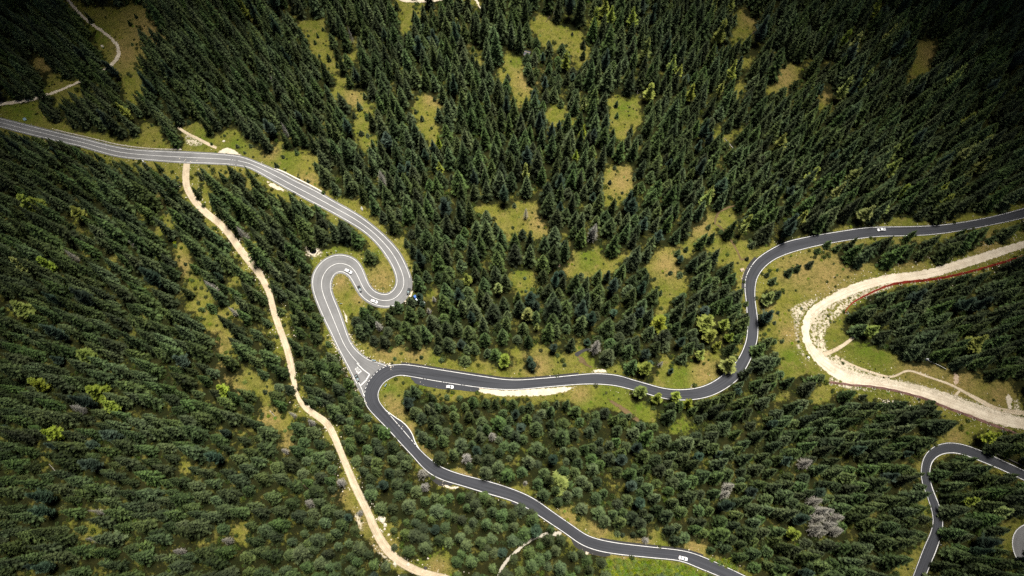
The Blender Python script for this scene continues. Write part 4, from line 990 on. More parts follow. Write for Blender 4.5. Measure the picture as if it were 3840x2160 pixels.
def labelled_tree(kind, i, label, group):
    k, x, y, H, Rr = TREES[i]; v = (i*7919) % len(PRO[kind]); cm, tm = PRO[kind][v]
    e = empty({'spruce': 'spruce_tree', 'larch': 'larch_tree', 'pine': 'pine_tree', 'dead': 'dead_tree'}[kind], (x, y, gh(x, y)), rng.uniform(0, 6.28), label, 'tree', group)
    e.scale = (Rr/3.3, Rr/3.3, H/22.0)
    obj('crown' if kind != 'dead' else 'bare_branches', cm, e); obj('trunk', tm, e)
    return e

# the rest of the forest: one object that repeats whole trees over its points
def instancer(name, protos, pts, label, cat, kind='stuff'):
    """protos: list of meshes; pts: (x, y, z, rot, sx, sz, index)"""
    col = bpy.data.collections.new(name+'_shapes')
    for q, mm in enumerate(protos):
        o = bpy.data.objects.new(f'{name}_{q:02d}', mm); col.objects.link(o)
    me = bpy.data.meshes.new(name); A = np.array(pts, float)
    me.vertices.add(len(A)); me.vertices.foreach_set('co', A[:, :3].ravel())
    r = me.attributes.new('rot', 'FLOAT_VECTOR', 'POINT'); rr = np.zeros((len(A), 3)); rr[:,2] = A[:,3]; r.data.foreach_set('vector', rr.ravel())
    s = me.attributes.new('siz', 'FLOAT_VECTOR', 'POINT'); s.data.foreach_set('vector', np.stack([A[:,4], A[:,4], A[:,5]], 1).ravel())
    ix = me.attributes.new('idx', 'INT', 'POINT'); ix.data.foreach_set('value', A[:,6].astype(np.int32))
    o = obj(name, me)
    g = bpy.data.node_groups.new(name, 'GeometryNodeTree')
    g.interface.new_socket('Geometry', in_out='INPUT', socket_type='NodeSocketGeometry'); g.interface.new_socket('Geometry', in_out='OUTPUT', socket_type='NodeSocketGeometry')
    gi = g.nodes.new('NodeGroupInput'); go = g.nodes.new('NodeGroupOutput')
    ci = g.nodes.new('GeometryNodeCollectionInfo'); ci.inputs['Collection'].default_value = col; ci.inputs['Separate Children'].default_value = True; ci.inputs['Reset Children'].default_value = True
    ip = g.nodes.new('GeometryNodeInstanceOnPoints'); ip.inputs['Pick Instance'].default_value = True
    def at(nm, ty):
        a = g.nodes.new('GeometryNodeInputNamedAttribute'); a.data_type = ty; a.inputs[0].default_value = nm; return a.outputs[0]
    g.links.new(gi.outputs[0], ip.inputs['Points']); g.links.new(ci.outputs[0], ip.inputs['Instance'])
    g.links.new(at('idx', 'INT'), ip.inputs['Instance Index']); g.links.new(at('rot', 'FLOAT_VECTOR'), ip.inputs['Rotation']); g.links.new(at('siz', 'FLOAT_VECTOR'), ip.inputs['Scale'])
    g.links.new(ip.outputs[0], go.inputs[0])
    md = o.modifiers.new('grow', 'NODES'); md.node_group = g
    tag(o, label, cat, None, kind); return o
def join_tree(kind, v):
    cm, tm = PRO[kind][v]; bm = bmesh.new(); bm.from_mesh(cm); n0 = len(bm.faces); bm.from_mesh(tm); bm.faces.ensure_lookup_table()
    for f in bm.faces[n0:]: f.material_index = 1
    me = bpy.data.meshes.new(f'whole_{kind}'); bm.to_mesh(me); bm.free()
    me.materials.append(cm.materials[0]); me.materials.append(tm.materials[0]); return me
kinds_order = [(k, v) for k in ('spruce', 'pine') for v in range(NV[k])]
protos = [join_tree(k, v) for k, v in kinds_order]
base_ix = {'spruce': 0, 'pine': NV['spruce']}
for kk, nm, lb in (('spruce', 'spruce_forest', 'dense forest of smaller dark green spruces filling the slopes between the roads'), ('pine', 'pine_undergrowth', 'small blue-green pines half hidden among the spruces')):
    pts = []
    for i in rest:
        k, x, y, H, Rr = TREES[i]
        if k != kk and not (kk == 'spruce' and k in ('larch', 'dead')): continue
        pts.append((x, y, gh(x, y), rng.uniform(0, 6.28), Rr/3.3, H/22.0, rng.randrange(NV[kk])))
    if pts: instancer(nm, protos[:NV['spruce']] if kk == 'spruce' else protos[NV['spruce']:], pts, lb, 'forest')

# low shrubs and herb clumps on the open ground
def clump(seed, n, r, h, mat, name):
    rg = np.random.default_rng(seed); V = []; F = []; Tn = []
    for k in range(n):
        a = rg.uniform(0, 6.28); el = rg.uniform(0.1, 1.0); rad = r*rg.uniform(0.3, 1.0)*math.sqrt(1-el*el*0.8); c = np.array([math.cos(a)*rad, math.sin(a)*rad, h*el*rg.uniform(0.6, 1.0)])
        d = rg.normal(0, 1, 3); d[2] = abs(d[2])*0.5; d /= np.linalg.norm(d); e = np.cross(d, rg.normal(0, 1, 3)); e /= np.linalg.norm(e); s = r*rg.uniform(0.16, 0.34)
        q = len(V); V += [tuple(c-e*s*0.5), tuple(c+e*s*0.5), tuple(c+d*s)]; F.append((q, q+1, q+2)); t = float(np.clip(rg.normal(0.45, 0.25), 0, 1)); Tn += [t, t, min(1, t+0.2)]
    me = mesh_from(name, V, F, mat); at = me.attributes.new('tone', 'FLOAT', 'POINT'); at.data.foreach_set('value', np.array(Tn, float)); return me
shp = [clump(i, 150, 1.0, 1.3, M['shrub'], 'shrub_clump') for i in range(3)]+[clump(20+i, 130, 1.0, 0.7, M['herb'], 'herb_clump') for i in range(3)]
pts = []
for _ in range(22000):
    x = rng.uniform(-420, 420); y = rng.uniform(-20, 420)
    px, py = prj(x, y, gh(x, y))
    if not (-60 < px < 3900 and -60 < py < 2220) or look(nogrow, px, py): continue
    v = vnoise(x, y, 9, 2.0)+0.4*vnoise(x, y, 4, 5.0)
    opn = look(vis, px, py)
    herb = (rng.random() < 0.55) and bool(opn)
    if opn:
        strip = px < 1180 and py > 700 and look(nogrow, px, py-1) == False
        if not strip and rng.random() > 0.42+0.7*max(0, v-0.75): continue
        s = rng.uniform(0.3, 0.9)*(1.5 if strip else 1)
        if px > 3200 and py < 1500: s *= 0.6
    else:
        s = rng.uniform(0.7, 1.7)
        if rng.random() < 0.35: continue
    pts.append((x, y, gh(x, y)-0.05, rng.uniform(0, 6.28), s*rng.uniform(0.8, 1.4), s, rng.randrange(3)+(3 if herb else 0)))
for _ in range(1100):       # the bright thicket below the last straight
    px = rng.uniform(2260, 2760); py = rng.uniform(2098, 2200)
    if look(nogrow, px, py) : continue
    x, y = W(px, py); s = rng.uniform(0.6, 1.5)
    if not look(nogrow, px, py-14): pts.append((x, y, gh(x, y)-0.05, rng.uniform(0, 6.28), s, s, 3+rng.randrange(3)))
instancer('undergrowth', shp, pts, 'low shrubs and herb clumps scattered over the open ground', 'undergrowth')
# loose stones along roads and trails
def rock(seed, r, sq=0.6, mat=None, name='stone', sub=1, rough=0.28):
    rg = random.Random(seed); bm = bmesh.new(); bmesh.ops.create_icosphere(bm, subdivisions=sub, radius=r)
    ph = [rg.uniform(0, 6) for _ in range(6)]
    for v in bm.verts:
        c = v.co.normalized(); f = 1+rough*(math.sin(3*c.x+ph[0])*math.cos(2.5*c.y+ph[1])+0.5*math.sin(6*c.z+ph[2]+4*c.x))
        v.co *= f; v.co.z *= sq; v.co.x *= 1.15
    me = bpy.data.meshes.new(name); bm.to_mesh(me); bm.free(); me.materials.append(mat); return me
st = [rock(i, 0.5, 0.6, M['boulder'], 'loose_stone') for i in range(4)]
pts = []
def strew(secs, n, lo, hi, smin, smax, both=True, t0=0, t1=1e9):
    A, B, Tt = resample(secs); q = [i for i in range(len(A)) if t0 <= Tt[i] <= t1]
    for _ in range(n):
        i = rng.choice(q); sgn = rng.random() < 0.5 or not both
        a, b = (A[i], B[i]) if sgn else (B[i], A[i]); u_ = (a-b)/np.linalg.norm(a-b); d = lo+(hi-lo)*rng.random()**2
        p = a+u_*d+np.array([rng.uniform(-1, 1), rng.uniform(-1, 1)]); s = rng.uniform(smin, smax)*rng.uniform(0.4, 1)
        pts.append((p[0], p[1], gh(p[0], p[1])+0.02, rng.uniform(0, 6.28), s, s, rng.randrange(4)))
strew(SEC['C'], 620, 0.0, 6.0, 0.3, 0.9); strew(TRACK_D, 900, 0.0, 9.0, 0.3, 0.8); strew(ROAD_B, 420, 0.8, 4.0, 0.25, 0.6); strew(ROAD_A, 320, 0.2, 3.0, 0.25, 0.7)
strew(ROAD_A, 160, 0.2, 1.4, 0.5, 0.9, t0=36, t1=41)
instancer('loose_stones', st, pts, 'pale loose stones strewn beside the roads and trails', 'stones')
# ------------------------------------------------------------------ vehicles
def loft(mb, st, mi=0):
    """stations (x, halfwidth_low, halfwidth_high, z0, z1)"""
    k = len(mb.V); V = []; F = []
    for x, a, b, z0, z1 in st:
        zm = z0+(z1-z0)*0.55
        V += [(x,-a*0.92,z0),(x,-a,zm),(x,-b,z1),(x,b,z1),(x,a,zm),(x,a*0.92,z0)]
    for i in range(len(st)-1):
        for j in range(6): F.append((i*6+j, i*6+(j+1)%6, (i+1)*6+(j+1)%6, (i+1)*6+j))
    F += [tuple(range(6))[::-1], tuple((len(st)-1)*6+j for j in range(6))]
    mb.add(V, [f[::-1] for f in F], mi)
def quad(name, pts, mat, parent):
    me = mesh_from(name, pts+[(p[0], p[1], p[2]-0.01) for p in pts], [(0,1,2,3),(7,6,5,4)]+[((i+1)%4, i, 4+i, 4+(i+1)%4) for i in range(4)], M[mat]); return obj(name, me, parent)
def wheel(parent, x, y):
    mb = MB(); mb.tube([(x, y-0.11, 0.33), (x, y+0.11, 0.33)], 0.33, 16); w = mb.build('wheel', M['rubber'], parent)
    mr = MB(); s = 1 if y > 0 else -1; mr.tube([(x, y+s*0.10, 0.33), (x, y+s*0.125, 0.33)], 0.20, 12); mr.build('rim', M['rim'], w)
def car(px, py, hdg, paint, style, label, cat='car', group='cars on the road', S=1.0, glass='glass'):
    x, y = W(px, py, 0.6); e = empty({'pickup': 'pickup_truck'}.get(style, 'passenger_car'), (x, y, gh(x, y)+0.10), hdg, label, cat, group)
    e.scale = (S, S, S)
    b = MB()
    if style == 'pickup':
        loft(b, [(-2.55,.78,.80,.42,.98),(-2.5,.88,.88,.4,1.0),(0.35,.9,.88,.36,1.0),(0.5,.9,.88,.34,1.02),(1.5,.9,.84,.34,1.0),(2.35,.86,.78,.36,.92),(2.55,.7,.6,.42,.8)])
        loft(b, [(-0.35,.84,.66,.98,1.72),(0.75,.84,.66,.98,1.72),(1.45,.82,.66,.96,1.02)])
        o = b.build('body', M[paint], e)
        t = MB(); t.box(-2.42,-.74,1.005,-0.45,.74,1.03); t.build('cargo_bed', M['greym'], e)
        for s in (-1, 1):
            r = MB(); r.box(-2.5, s*.80-.05, 1.0, -0.42, s*.80+.05, 1.14); r.build('bed_rail', M[paint], e)
        quad('windscreen', [(1.38,-.66,1.10),(1.38,.66,1.10),(0.84,.58,1.69),(0.84,-.58,1.69)], glass, e)
        for s in (-1, 1): quad('side_window', [(-0.25,s*.80,1.12),(1.0,s*.80,1.12),(0.72,s*.70,1.6),(-0.25,s*.70,1.6)][::s], glass, e)
        xs = (-1.6, 1.6); fx, rx_ = 2.5, -2.5
    else:
        if style == 'wagon': tail = [(-2.25,.62,.6,.4,.9),(-2.2,.8,.76,.33,.98)]; cab = [(-2.12,.80,.60,.95,1.30),(-1.85,.82,.64,.96,1.50),(0.25,.82,.64,.96,1.50),(1.05,.80,.66,.93,.98)]; rw = [(-2.17,.62,1.02),(-2.17,-.62,1.02),(-1.94,-.56,1.46),(-1.94,.56,1.46)]
        elif style == 'sedan': tail = [(-2.3,.6,.55,.4,.82),(-2.2,.8,.74,.33,.92)]; cab = [(-1.55,.80,.62,.93,.98),(-0.95,.82,.62,.95,1.42),(0.15,.82,.62,.96,1.44),(1.0,.80,.66,.93,.98)]; rw = [(-1.52,.62,1.03),(-1.52,-.62,1.03),(-1.0,-.56,1.43),(-1.0,.56,1.43)]
        else: tail = [(-1.95,.62,.6,.4,.85),(-1.9,.8,.76,.33,.95)]; cab = [(-1.82,.80,.60,.95,1.15),(-1.45,.82,.64,.96,1.50),(0.2,.82,.64,.96,1.52),(1.0,.80,.66,.93,.98)]; rw = [(-1.87,.62,1.0),(-1.87,-.62,1.0),(-1.52,-.56,1.48),(-1.52,.56,1.48)]
        loft(b, tail+[(-1.3,.88,.82,.3,.96),(0,.9,.84,.3,.97),(1.0,.9,.82,.3,.95),(1.8,.86,.74,.32,.86),(2.15,.74,.58,.36,.72),(2.25,.5,.4,.42,.6)])
        loft(b, cab); o = b.build('body', M[paint], e)
        z1 = cab[2][4]; quad('windscreen', [(1.02,-.62,1.02),(1.02,.62,1.02),(0.30,.58,z1-.0),(0.30,-.58,z1-.0)], glass, e)
        quad('rear_window', rw, glass, e)
        for s in (-1, 1): quad('side_window', [(cab[0][0]+.35,s*.80,1.02),(.7,s*.80,1.02),(.15,s*.69,z1-.1),(cab[1][0]+.1,s*.69,z1-.1)][::s], glass, e)
        xs = (tail[1][0]+.85, 1.38); fx, rx_ = 2.16, tail[0][0]
    for wx in xs:
        for s in (-1, 1): wheel(e, wx, s*0.80)
    for s in (-1, 1):
        h = MB(); h.box(fx-.16, s*.62-.16, .60, fx+.03, s*.62+.16, .76, taper=.03); h.build('headlight', M['lamp'], e)
        h = MB(); h.box(rx_-.03, s*.64-.12, .66, rx_+.10, s*.64+.12, .86, taper=.02); h.build('tail_light', M['red'], e)
        h = MB(); h.box(.62, s*.98-.09, .98, .80, s*.98+.09, 1.10, taper=.03); h.build('side_mirror', M[paint], e)
    return e
def hd(px, py, dx, dy): return pxvec(px, py, dx, dy)
car(1307,1018, hd(1307,1018,.91,.41), 'white', 'wagon', 'white estate car rounding the upper hairpin beside the bare grass tongue', S=1.06)
car(1348.4,1082.7, hd(1348,1082,.37,.93), 'black', 'hatch', 'black hatchback with pale windscreen, midway between the two hairpins', glass='skyglass')
car(1404,1130.6, hd(1404,1130,.93,.36), 'white', 'sedan', 'white saloon car on the outer lane at the foot of the hairpins', S=0.95)
car(1532.5,1092, hd(1533,1092,-.24,.97), 'black', 'hatch', 'black car parked on the outer shoulder of the right hairpin under spruces', group='cars parked under the trees', glass='skyglass')
car(1559.5,1116.5, hd(1559,1116,.61,.79), 'bluepaint', 'hatch', 'bright blue car parked in the grass under trees by the hairpin', group='cars parked under the trees', S=0.95)
car(1581,1133.5, hd(1581,1133,.91,.40), 'silver', 'sedan', 'silver white car half hidden under trees next to the blue car', group='cars parked under the trees', S=0.95)
car(1339.6,1418.3, hd(1339,1418,.42,.90), 'black', 'sedan', 'dark green black saloon waiting before the stop line at the junction', S=1.03, glass='skyglass')
car(1686.3,1451, hd(1686,1451,1,.03), 'white', 'hatch', 'white car parked in the dark paved layby off the main road', group='cars parked under the trees')
car(2562,2094, hd(2562,2094,.97,.24), 'white', 'sedan', 'white car driving alone along the lowest stretch of main road', S=1.0)
car(3304.8,862, hd(3305,862,-1,.06), 'white', 'pickup', 'white pickup truck with open grey cargo bed on the upper main road', cat='pickup truck')

# ------------------------------------------------------------------ landmarks used in the descriptions
LM = [(1307,1018,'the white estate car'),(1403,1131,'the white saloon on the hairpin'),(1570,1125,'the parked blue car'),(1340,1418,'the car at the stop line'),
 (1686,1451,'the white car in the layby'),(2562,2094,'the white car on the lowest road'),(3305,862,'the white pickup truck'),(1171,945,'the round dark pool'),
 (1430,1000,'the grass island inside the hairpins'),(2000,1480,'the long pale gravel layby'),(705,620,'the top end of the dirt trail'),(865,550,'the gravel patch by the old road'),
 (1353,784,'the white board above the old road'),(1977,200,'the small dark hut'),(1950,290,'the ochre glade below the hut'),(2350,400,'the egg shaped upper glade'),
 (2340,670,'the ochre glade with one shrub'),(2100,970,'the wide mossy glade in the centre'),(1990,800,'the mossy glade above the centre'),(2500,1010,'the long bright glade beside the forest path'),
 (2784,1011,'the timber table by the road bend'),(2815,1180,'the straight where main road turns down'),(3020,1230,'the bend of the gravel track'),(3168,1178,'the end of the red net'),
 (3500,1030,'the upper arm of the gravel track'),(3031,1341,'the white well ring'),(3350,1440,'the lower arm of the gravel track'),(3485,1345,'the snow cannon'),(3660,1340,'the yellow larch in the dark wood'),
 (3560,1680,'the top of the lower hairpin'),(3515,1900,'the narrow waist of the lower road'),(3450,2120,'the bottom of the lower road'),(3820,2030,'the grey road at the corner'),
 (3100,1940,'the group of grey dead trees'),(2735,1835,'the pair of pale dead trees'),(2640,1480,'the lowest sag of the main road'),(2237,1290,'the big grey dead spruce'),
 (2230,860,'the pale tan spruce'),(2300,1560,'the bright green slope below the road'),(1475,1480,'the bulb of grass inside the junction'),(1530,1620,'the pull-in bulge of the main road'),
 (1750,1710,'the white dead tree above the road'),(1590,1810,'the grey and brown dead trees'),(1905,1680,'the forest south of the layby'),(2100,2004,'the start of the small grey path'),
 (1930,2080,'the bend of the small grey path'),(1432,1947,'the big pale boulder'),(1210,1570,'the kink in the dirt trail'),(1290,1710,'the trail below its kink'),(1080,1300,'the straight middle of the dirt trail'),
 (870,890,'the upper stretch of the dirt trail'),(1040,1140,'the trail left of the hairpin'),(1560,2100,'the meadow at the trail foot'),(2200,1810,'the yellow larch above the lower road'),
 (2400,1850,'the middle of the lower wood'),(2750,2000,'the wood right of the white car'),(3200,1700,'the wood below the track'),(2900,1600,'the wood left of the lower hairpin'),
 (440,180,'the bend of the pale footpath'),(90,450,'the small white blue sign'),(230,330,'the footpath under the spruces'),(552,618,'the mast beside the old road'),
 (1430,660,'the big grey brown dead tree'),(1645,630,'the bright yellow larch above the hairpin'),(1330,370,'the pair of linked glades'),(1180,200,'the long narrow upper glade'),
 (1640,5,'the white track at the top edge'),(2270,50,'the trio of tall top larches'),(2427,180,'the tall golden larch'),(2800,60,'the brown glade at the top'),(2950,290,'the brown glade in the dark wood'),
 (3200,150,'the paired larches in the dark wood'),(3590,290,'the tall larch in the darkest wood'),(3350,600,'the olive larches above the road'),(2930,520,'the broad larch above the road bend'),
 (3700,580,'the small larches near the right edge'),(3780,60,'the top right corner'),(60,40,'the top left corner'),(40,2110,'the bottom left corner'),(3790,1300,'the right edge below the track'),
 (110,755,'the broad larch near the left edge'),(290,795,'the bright larch of the left slope'),(75,1147,'the round larch at the left edge'),(170,983,'the paired small larches'),(318,1330,'the fan shaped larch of the left slope'),
 (380,1490,'the twin larches of the lower slope'),(185,1640,'the tall larch of the lower slope'),(30,1850,'the left edge near the bottom'),(350,1915,'the grey snag of the lower slope'),(350,2020,'the white topped snag'),
 (660,2065,'the grey leaning snag'),(850,2020,'the grey dead tree by the trail'),(700,1800,'the middle of the lower left forest'),(600,1400,'the middle of the left forest'),(500,1000,'the upper left slope forest'),
 (780,1070,'the grey dead tree by the ochre strip'),(850,1430,'the ochre strip in the left forest'),(640,780,'the ochre gap beside the trail'),(600,2140,'the bottom edge below the left forest'),
 (1200,2120,'the bottom edge left of the trail'),(1750,2140,'the bottom edge right of the trail'),(2150,2140,'the bottom edge below the dark shoulder'),(3100,2140,'the bottom edge below the right wood'),
 (1700,450,'the forest between glades'),(2700,300,'the dense upper right wood'),(2700,650,'the wood left of the forest path'),(1850,1150,'the forest right of the parked cars'),(2400,1200,'the forest above the main road'),
 (950,350,'the forest above the old road'),(700,150,'the forest right of the ochre slope'),(3300,1650,'the wood under the pink net')]
ORD = ['nearest','second','third','fourth','fifth','sixth','seventh','eighth','ninth','tenth','eleventh','twelfth','thirteenth','fourteenth']
SECN = ['right of','upper right of','above','upper left of','left of','lower left of','below','lower right of']
USED = set()
def place_labels(items, make):
    """items: [(px, py, adjective)] -> one phrase each that names a landmark, a side and a rank"""
    cells = {}; out = [None]*len(items); skip = {}
    pend = list(range(len(items))); banned = [set() for _ in items]
    for q in pend:
        px, py, adj = items[q]
        c = sorted(range(len(LM)), key=lambda i: (LM[i][0]-px)**2+(LM[i][1]-py)**2)
        c = [i for i in c[:6] if math.hypot(LM[i][0]-px, LM[i][1]-py) > 12]
        for i in c:
            s = int(round(math.atan2(-(py-LM[i][1]), px-LM[i][0])/(math.pi/4))) % 8
            key = (i, s, adj)
            if len(cells.get(key, [])) < len(ORD): cells.setdefault(key, []).append(q); break
    for (i, s, adj), qs in cells.items():
        qs.sort(key=lambda q: math.hypot(items[q][0]-LM[i][0], items[q][1]-LM[i][1]))
        for r, q in enumerate(qs):
            out[q] = make(ORD[r] if len(qs) > 1 else '', adj, SECN[s], LM[i][2])
    return out

items = {}
for i in sorted(single):
    k, x, y, H, Rr = TREES[i]; px, py = prj(x, y, gh(x, y)+0.6*H)
    if k == 'spruce': adj = ('towering dark green' if H > 24 else 'tall dark green' if H > 19.5 else 'mid-sized dark green' if H > 14 else 'short bushy green')
    elif k == 'larch': adj = 'broad yellow-green' if Rr > 3.9 else 'slender yellow-green' if Rr < 2.7 else 'yellow-green'
    elif k == 'pine': adj = 'tall blue-green' if H > 18 else 'blue-green' if H > 12 else 'low blue-green'
    else: adj = 'bare pale grey' if Rr > 2.5 else 'thin bare grey'
    items.setdefault(k, []).append((i, (float(px), float(py), adj)))
GRP = dict(spruce='dark green spruces of the mountain forest', larch='yellowing larches scattered through the spruces', pine='blue-green pines among the spruces', dead='bare grey dead trees')
NOUN = dict(spruce='spruce', larch='larch', pine='pine', dead='dead tree')
for k, lst in items.items():
    labs = place_labels([q[1] for q in lst], lambda o, adj, s, lm, k=k: ' '.join(f'{o} {adj} {NOUN[k]} {s} {lm}'.split()))
    for (i, _), lb in zip(lst, labs): labelled_tree(k, i, lb or f'{NOUN[k]} in the forest', GRP[k])

# ------------------------------------------------------------------ roadside things
def C1(x, y): return 1140+x/5.173, 900+y/5.173
posts = [C1(*p) for p in [(561,270),(818,252),(1135,458),(247,450),(113,567),(124,718),(563,765),(640,668),(740,655),(832,715),(1360,35),(1235,690),(1310,850),(1422,982)]]
posts += [(2440+x/9.66, 2010+y/9.66) for x, y in [(150,828),(1137,948),(2035,1268),(1687,1118),(2175,792)]]
posts += T(1920,1440,[(745,1288),(930,1303),(1475,1410),(745,12),(560,8)])
posts += T(2880,1440,[(1240,640),(1270,570),(1327,533),(1412,528),(1242,722),(1267,810),(1335,1088),(1298,1213),(1090,1390)])
posts += T(1920,720,[(1873,687),(1845,752),(1857,930),(1862,1107),(1806,1292),(470,1357),(535,1365)])
posts += T(2880,720,[(12,542),(125,470),(303,420),(520,379),(907,336),(1333,190)])
posts += [(1566+5,1381),(1500+489/6.44,1380+268/6.44),(1500+1070/6.44,1380+362/6.44),(1500+1712/6.44,1380+548/6.44)]
posts += [(2700+x/9.66, 960+y/9.66) for x, y in [(1815,275),(1440,765),(1320,1292),(710,768)]]
posts = list(dict.fromkeys([(round(a, 1), round(b, 1)) for a, b in posts]))
pl = place_labels([(a, b, 'white') for a, b in posts], lambda o, adj, s, lm: ' '.join(f'{o} white roadside marker post {s} {lm}'.split()))
for (a, b), lb in zip(posts, pl):
    x, y = W(a, b); e = empty('marker_post', (x, y, gh(x, y)), rng.uniform(0, 3), lb, 'marker post', 'white roadside marker posts')
    mb = MB(); mb.box(-.13, -.10, -0.2, .13, .10, 0.72, taper=.01); mb.box(-.12, -.09, .86, .12, .09, 1.05, taper=.03); mb.build('post', M['whitem'], e)
    mb = MB(); mb.box(-.118, -.088, .72, .118, .088, .86); mb.build('black_band', M['rubber'], e)
def sign(px, py, w, h, hdg, face, label, z=1.6, mat_back='greym', name='road_sign', disc=False, tilt=0.0):
    x, y = W(px, py, z); e = empty(name, (x, y, gh(x, y)), hdg, label, 'sign')
    for s in ((-1, 1) if w > 1.2 else (0,)):
        mb = MB(); mb.tube([(0, s*w*0.35, -0.2), (0, s*w*0.35, z+h*0.4)], 0.05, 6); mb.build('post', M['greym'], e)
    mb = MB()
    if disc: mb.tube([(0.05, 0, z), (0.10, 0, z)], w/2, 16)
    else: mb.box(0.05, -w/2, z-h/2, 0.11, w/2, z+h/2)
    mb.build('panel', M[face], e)
    if tilt: e.rotation_euler = (0, tilt, hdg)
    return e
sign(1353,784, 2.2,1.9, R(215), 'whitem', 'large white blank board facing the old road above the first bend', tilt=-0.5)
sign(1171,971, 0.9,2.0, R(20), 'bluem', 'narrow blue sign below the round dark pool', z=1.8)
sign(92.5,449, 1.8,1.6, R(-60), 'pblue', 'white and blue panel standing in the green verge above the old road', tilt=-0.5)
sign(1403,1345, 2.2,1.0, R(80), 'pblue', 'pale blue direction sign in the verge above the junction', tilt=-0.6)
sign(1441,1441, 1.9,0.9, R(150), 'pblue', 'pale blue sign facing the junction from the grass bulb', tilt=-0.6)
sign(1517,1411, 0.7,0.7, R(90), 'pblue', 'small pale blue sign at the top of the grass bulb')
sign(1678.5,1436, 0.9,0.6, R(90), 'whitem', 'small white sign between main road and paved layby', z=1.8)
sign(1277.6,1134.5, 0.9,0.6, R(100), 'bluem', 'small blue sign in grass at the foot of the hairpin tongue', z=1.2, tilt=-0.6)
sign(1265.6,1127, 0.7,0.7, R(120), 'whitem', 'small white sign on the inner verge of the hairpin leg', z=1.2, tilt=-0.6)
sign(1245.3,1066.6, 0.85,0.85, R(170), 'whitem', 'round white mirror on the inner kerb of the hairpin', z=1.6, disc=True, name='traffic_mirror', tilt=-0.7)['category'] = 'mirror'
sign(1262,938, 0.9,0.6, R(60), 'whitem', 'small white sign above the outer edge of the upper hairpin', z=1.1, tilt=-0.6)
sign(1227,944, 0.7,0.5, R(60), 'whitem', 'small white plate in grass right of the round dark pool', z=0.8, tilt=-0.7)
sign(1914,1808, 0.25,2.2, R(30), 'pblue', 'thin upright grey blue plate above the lower main road', z=1.4)
# mast with instruments
x, y = W(563,634); e = empty('weather_mast', (x, y, gh(x, y)), R(40), 'dark mast with white dome and grey box beside the old road', 'mast')
mb = MB(); mb.tube([(0,0,-.2),(0,0,9.2)], 0.16, 8, r2=0.10); mb.build('pole', M['darkrock'], e)
mb = MB(); mb.tube([(0,0,9.1),(0,0,9.25),(0,0,9.6),(0,0,9.8)], 0.55, 10, r2=0.25); mb.build('dome', M['whitem'], e)
mb = MB(); mb.box(-.5,-.5,6.3,.5,.5,7.2,taper=.05); mb.build('instrument_box', M['greym'], e)
mb = MB(); mb.box(-.9,-.35,1.7,-.2,.35,2.4,taper=.05); mb.build('junction_box', M['whitem'], e)
mb = MB(); mb.box(-.8,-.8,-.2,.8,.8,.35,taper=.1); mb.build('base', M['concrete'], e)
# hut
x, y = W(1977,203,1.0); e = empty('forest_hut', (x, y, gh(x, y)), R(-18), 'small dark timber hut with slate blue roof at the glade edge', 'hut')
mb = MB(); mb.box(-1.7,-1.6,-.2,1.7,1.6,2.0); mb.build('wall', M['darkwood'], e)
mb = MB(); mb.add([(-2.1,-2.1,1.9),(2.1,-2.1,1.9),(2.1,0,2.9),(-2.1,0,2.9),(-2.1,2.1,1.9),(2.1,2.1,1.9),(-2.1,-2.1,1.8),(2.1,-2.1,1.8),(2.1,0,2.8),(-2.1,0,2.8),(-2.1,2.1,1.8),(2.1,2.1,1.8)],
   [(0,1,2,3),(3,2,5,4),(6,9,8,7),(9,10,11,8),(0,6,7,1),(5,11,10,4),(1,7,8,2),(2,8,11,5),(0,3,9,6),(3,4,10,9)]); rf = mb.build('roof', M['slate'], e)
mb = MB(); mb.box(-2.12,-.12,2.86,2.12,.12,2.98); mb.build('ridge_board', M['wood'], rf)
mb = MB(); mb.box(-.4,-1.66,0,.4,-1.6,1.8); d_ = mb.build('door', M['wood'], e)
mb = MB(); mb.box(-2.1,-2.22,1.74,2.1,-2.1,1.9); mb.build('eaves_board', M['wood'], e)
# timber table
x, y = W(2784,1011,0.7); e = empty('picnic_table', (x, y, gh(x, y)), R(20), 'weathered timber picnic table in grass beside the upper road bend', 'table')
mb = MB(); mb.box(-1.2,-.5,.70,1.2,.5,.78); mb.build('tabletop', M['wood'], e)
for s in (-1, 1):
    mb = MB(); mb.box(-1.2,s*.85-.16,.40,1.2,s*.85+.16,.46); mb.build('bench_seat', M['wood'], e)
    mb = MB(); mb.box(s*.85-.06,-.95,.30,s*.85+.06,.95,.40); mb.box(s*.85-.05,-.65,-.1,s*.85+.05,-.5,.70); mb.box(s*.85-.05,.5,-.1,s*.85+.05,.65,.70); mb.build('leg', M['wood'], e)
# dark bench by the junction
x, y = W(1385.6,1345,0.4); e = empty('roadside_bench', (x, y, gh(x, y)), R(-28), 'dark brown bench at the road edge above the junction', 'bench')
mb = MB(); mb.box(-1.1,-.28,.40,1.1,.28,.48); mb.build('seat', M['darkwood'], e); mb = MB(); mb.box(-1.1,.26,.48,1.1,.34,.95); mb.build('backrest', M['darkwood'], e)
for s in (-.9, .9): mb = MB(); mb.box(s-.08,-.25,-.1,s+.08,.25,.40); mb.build('leg', M['darkwood'], e)
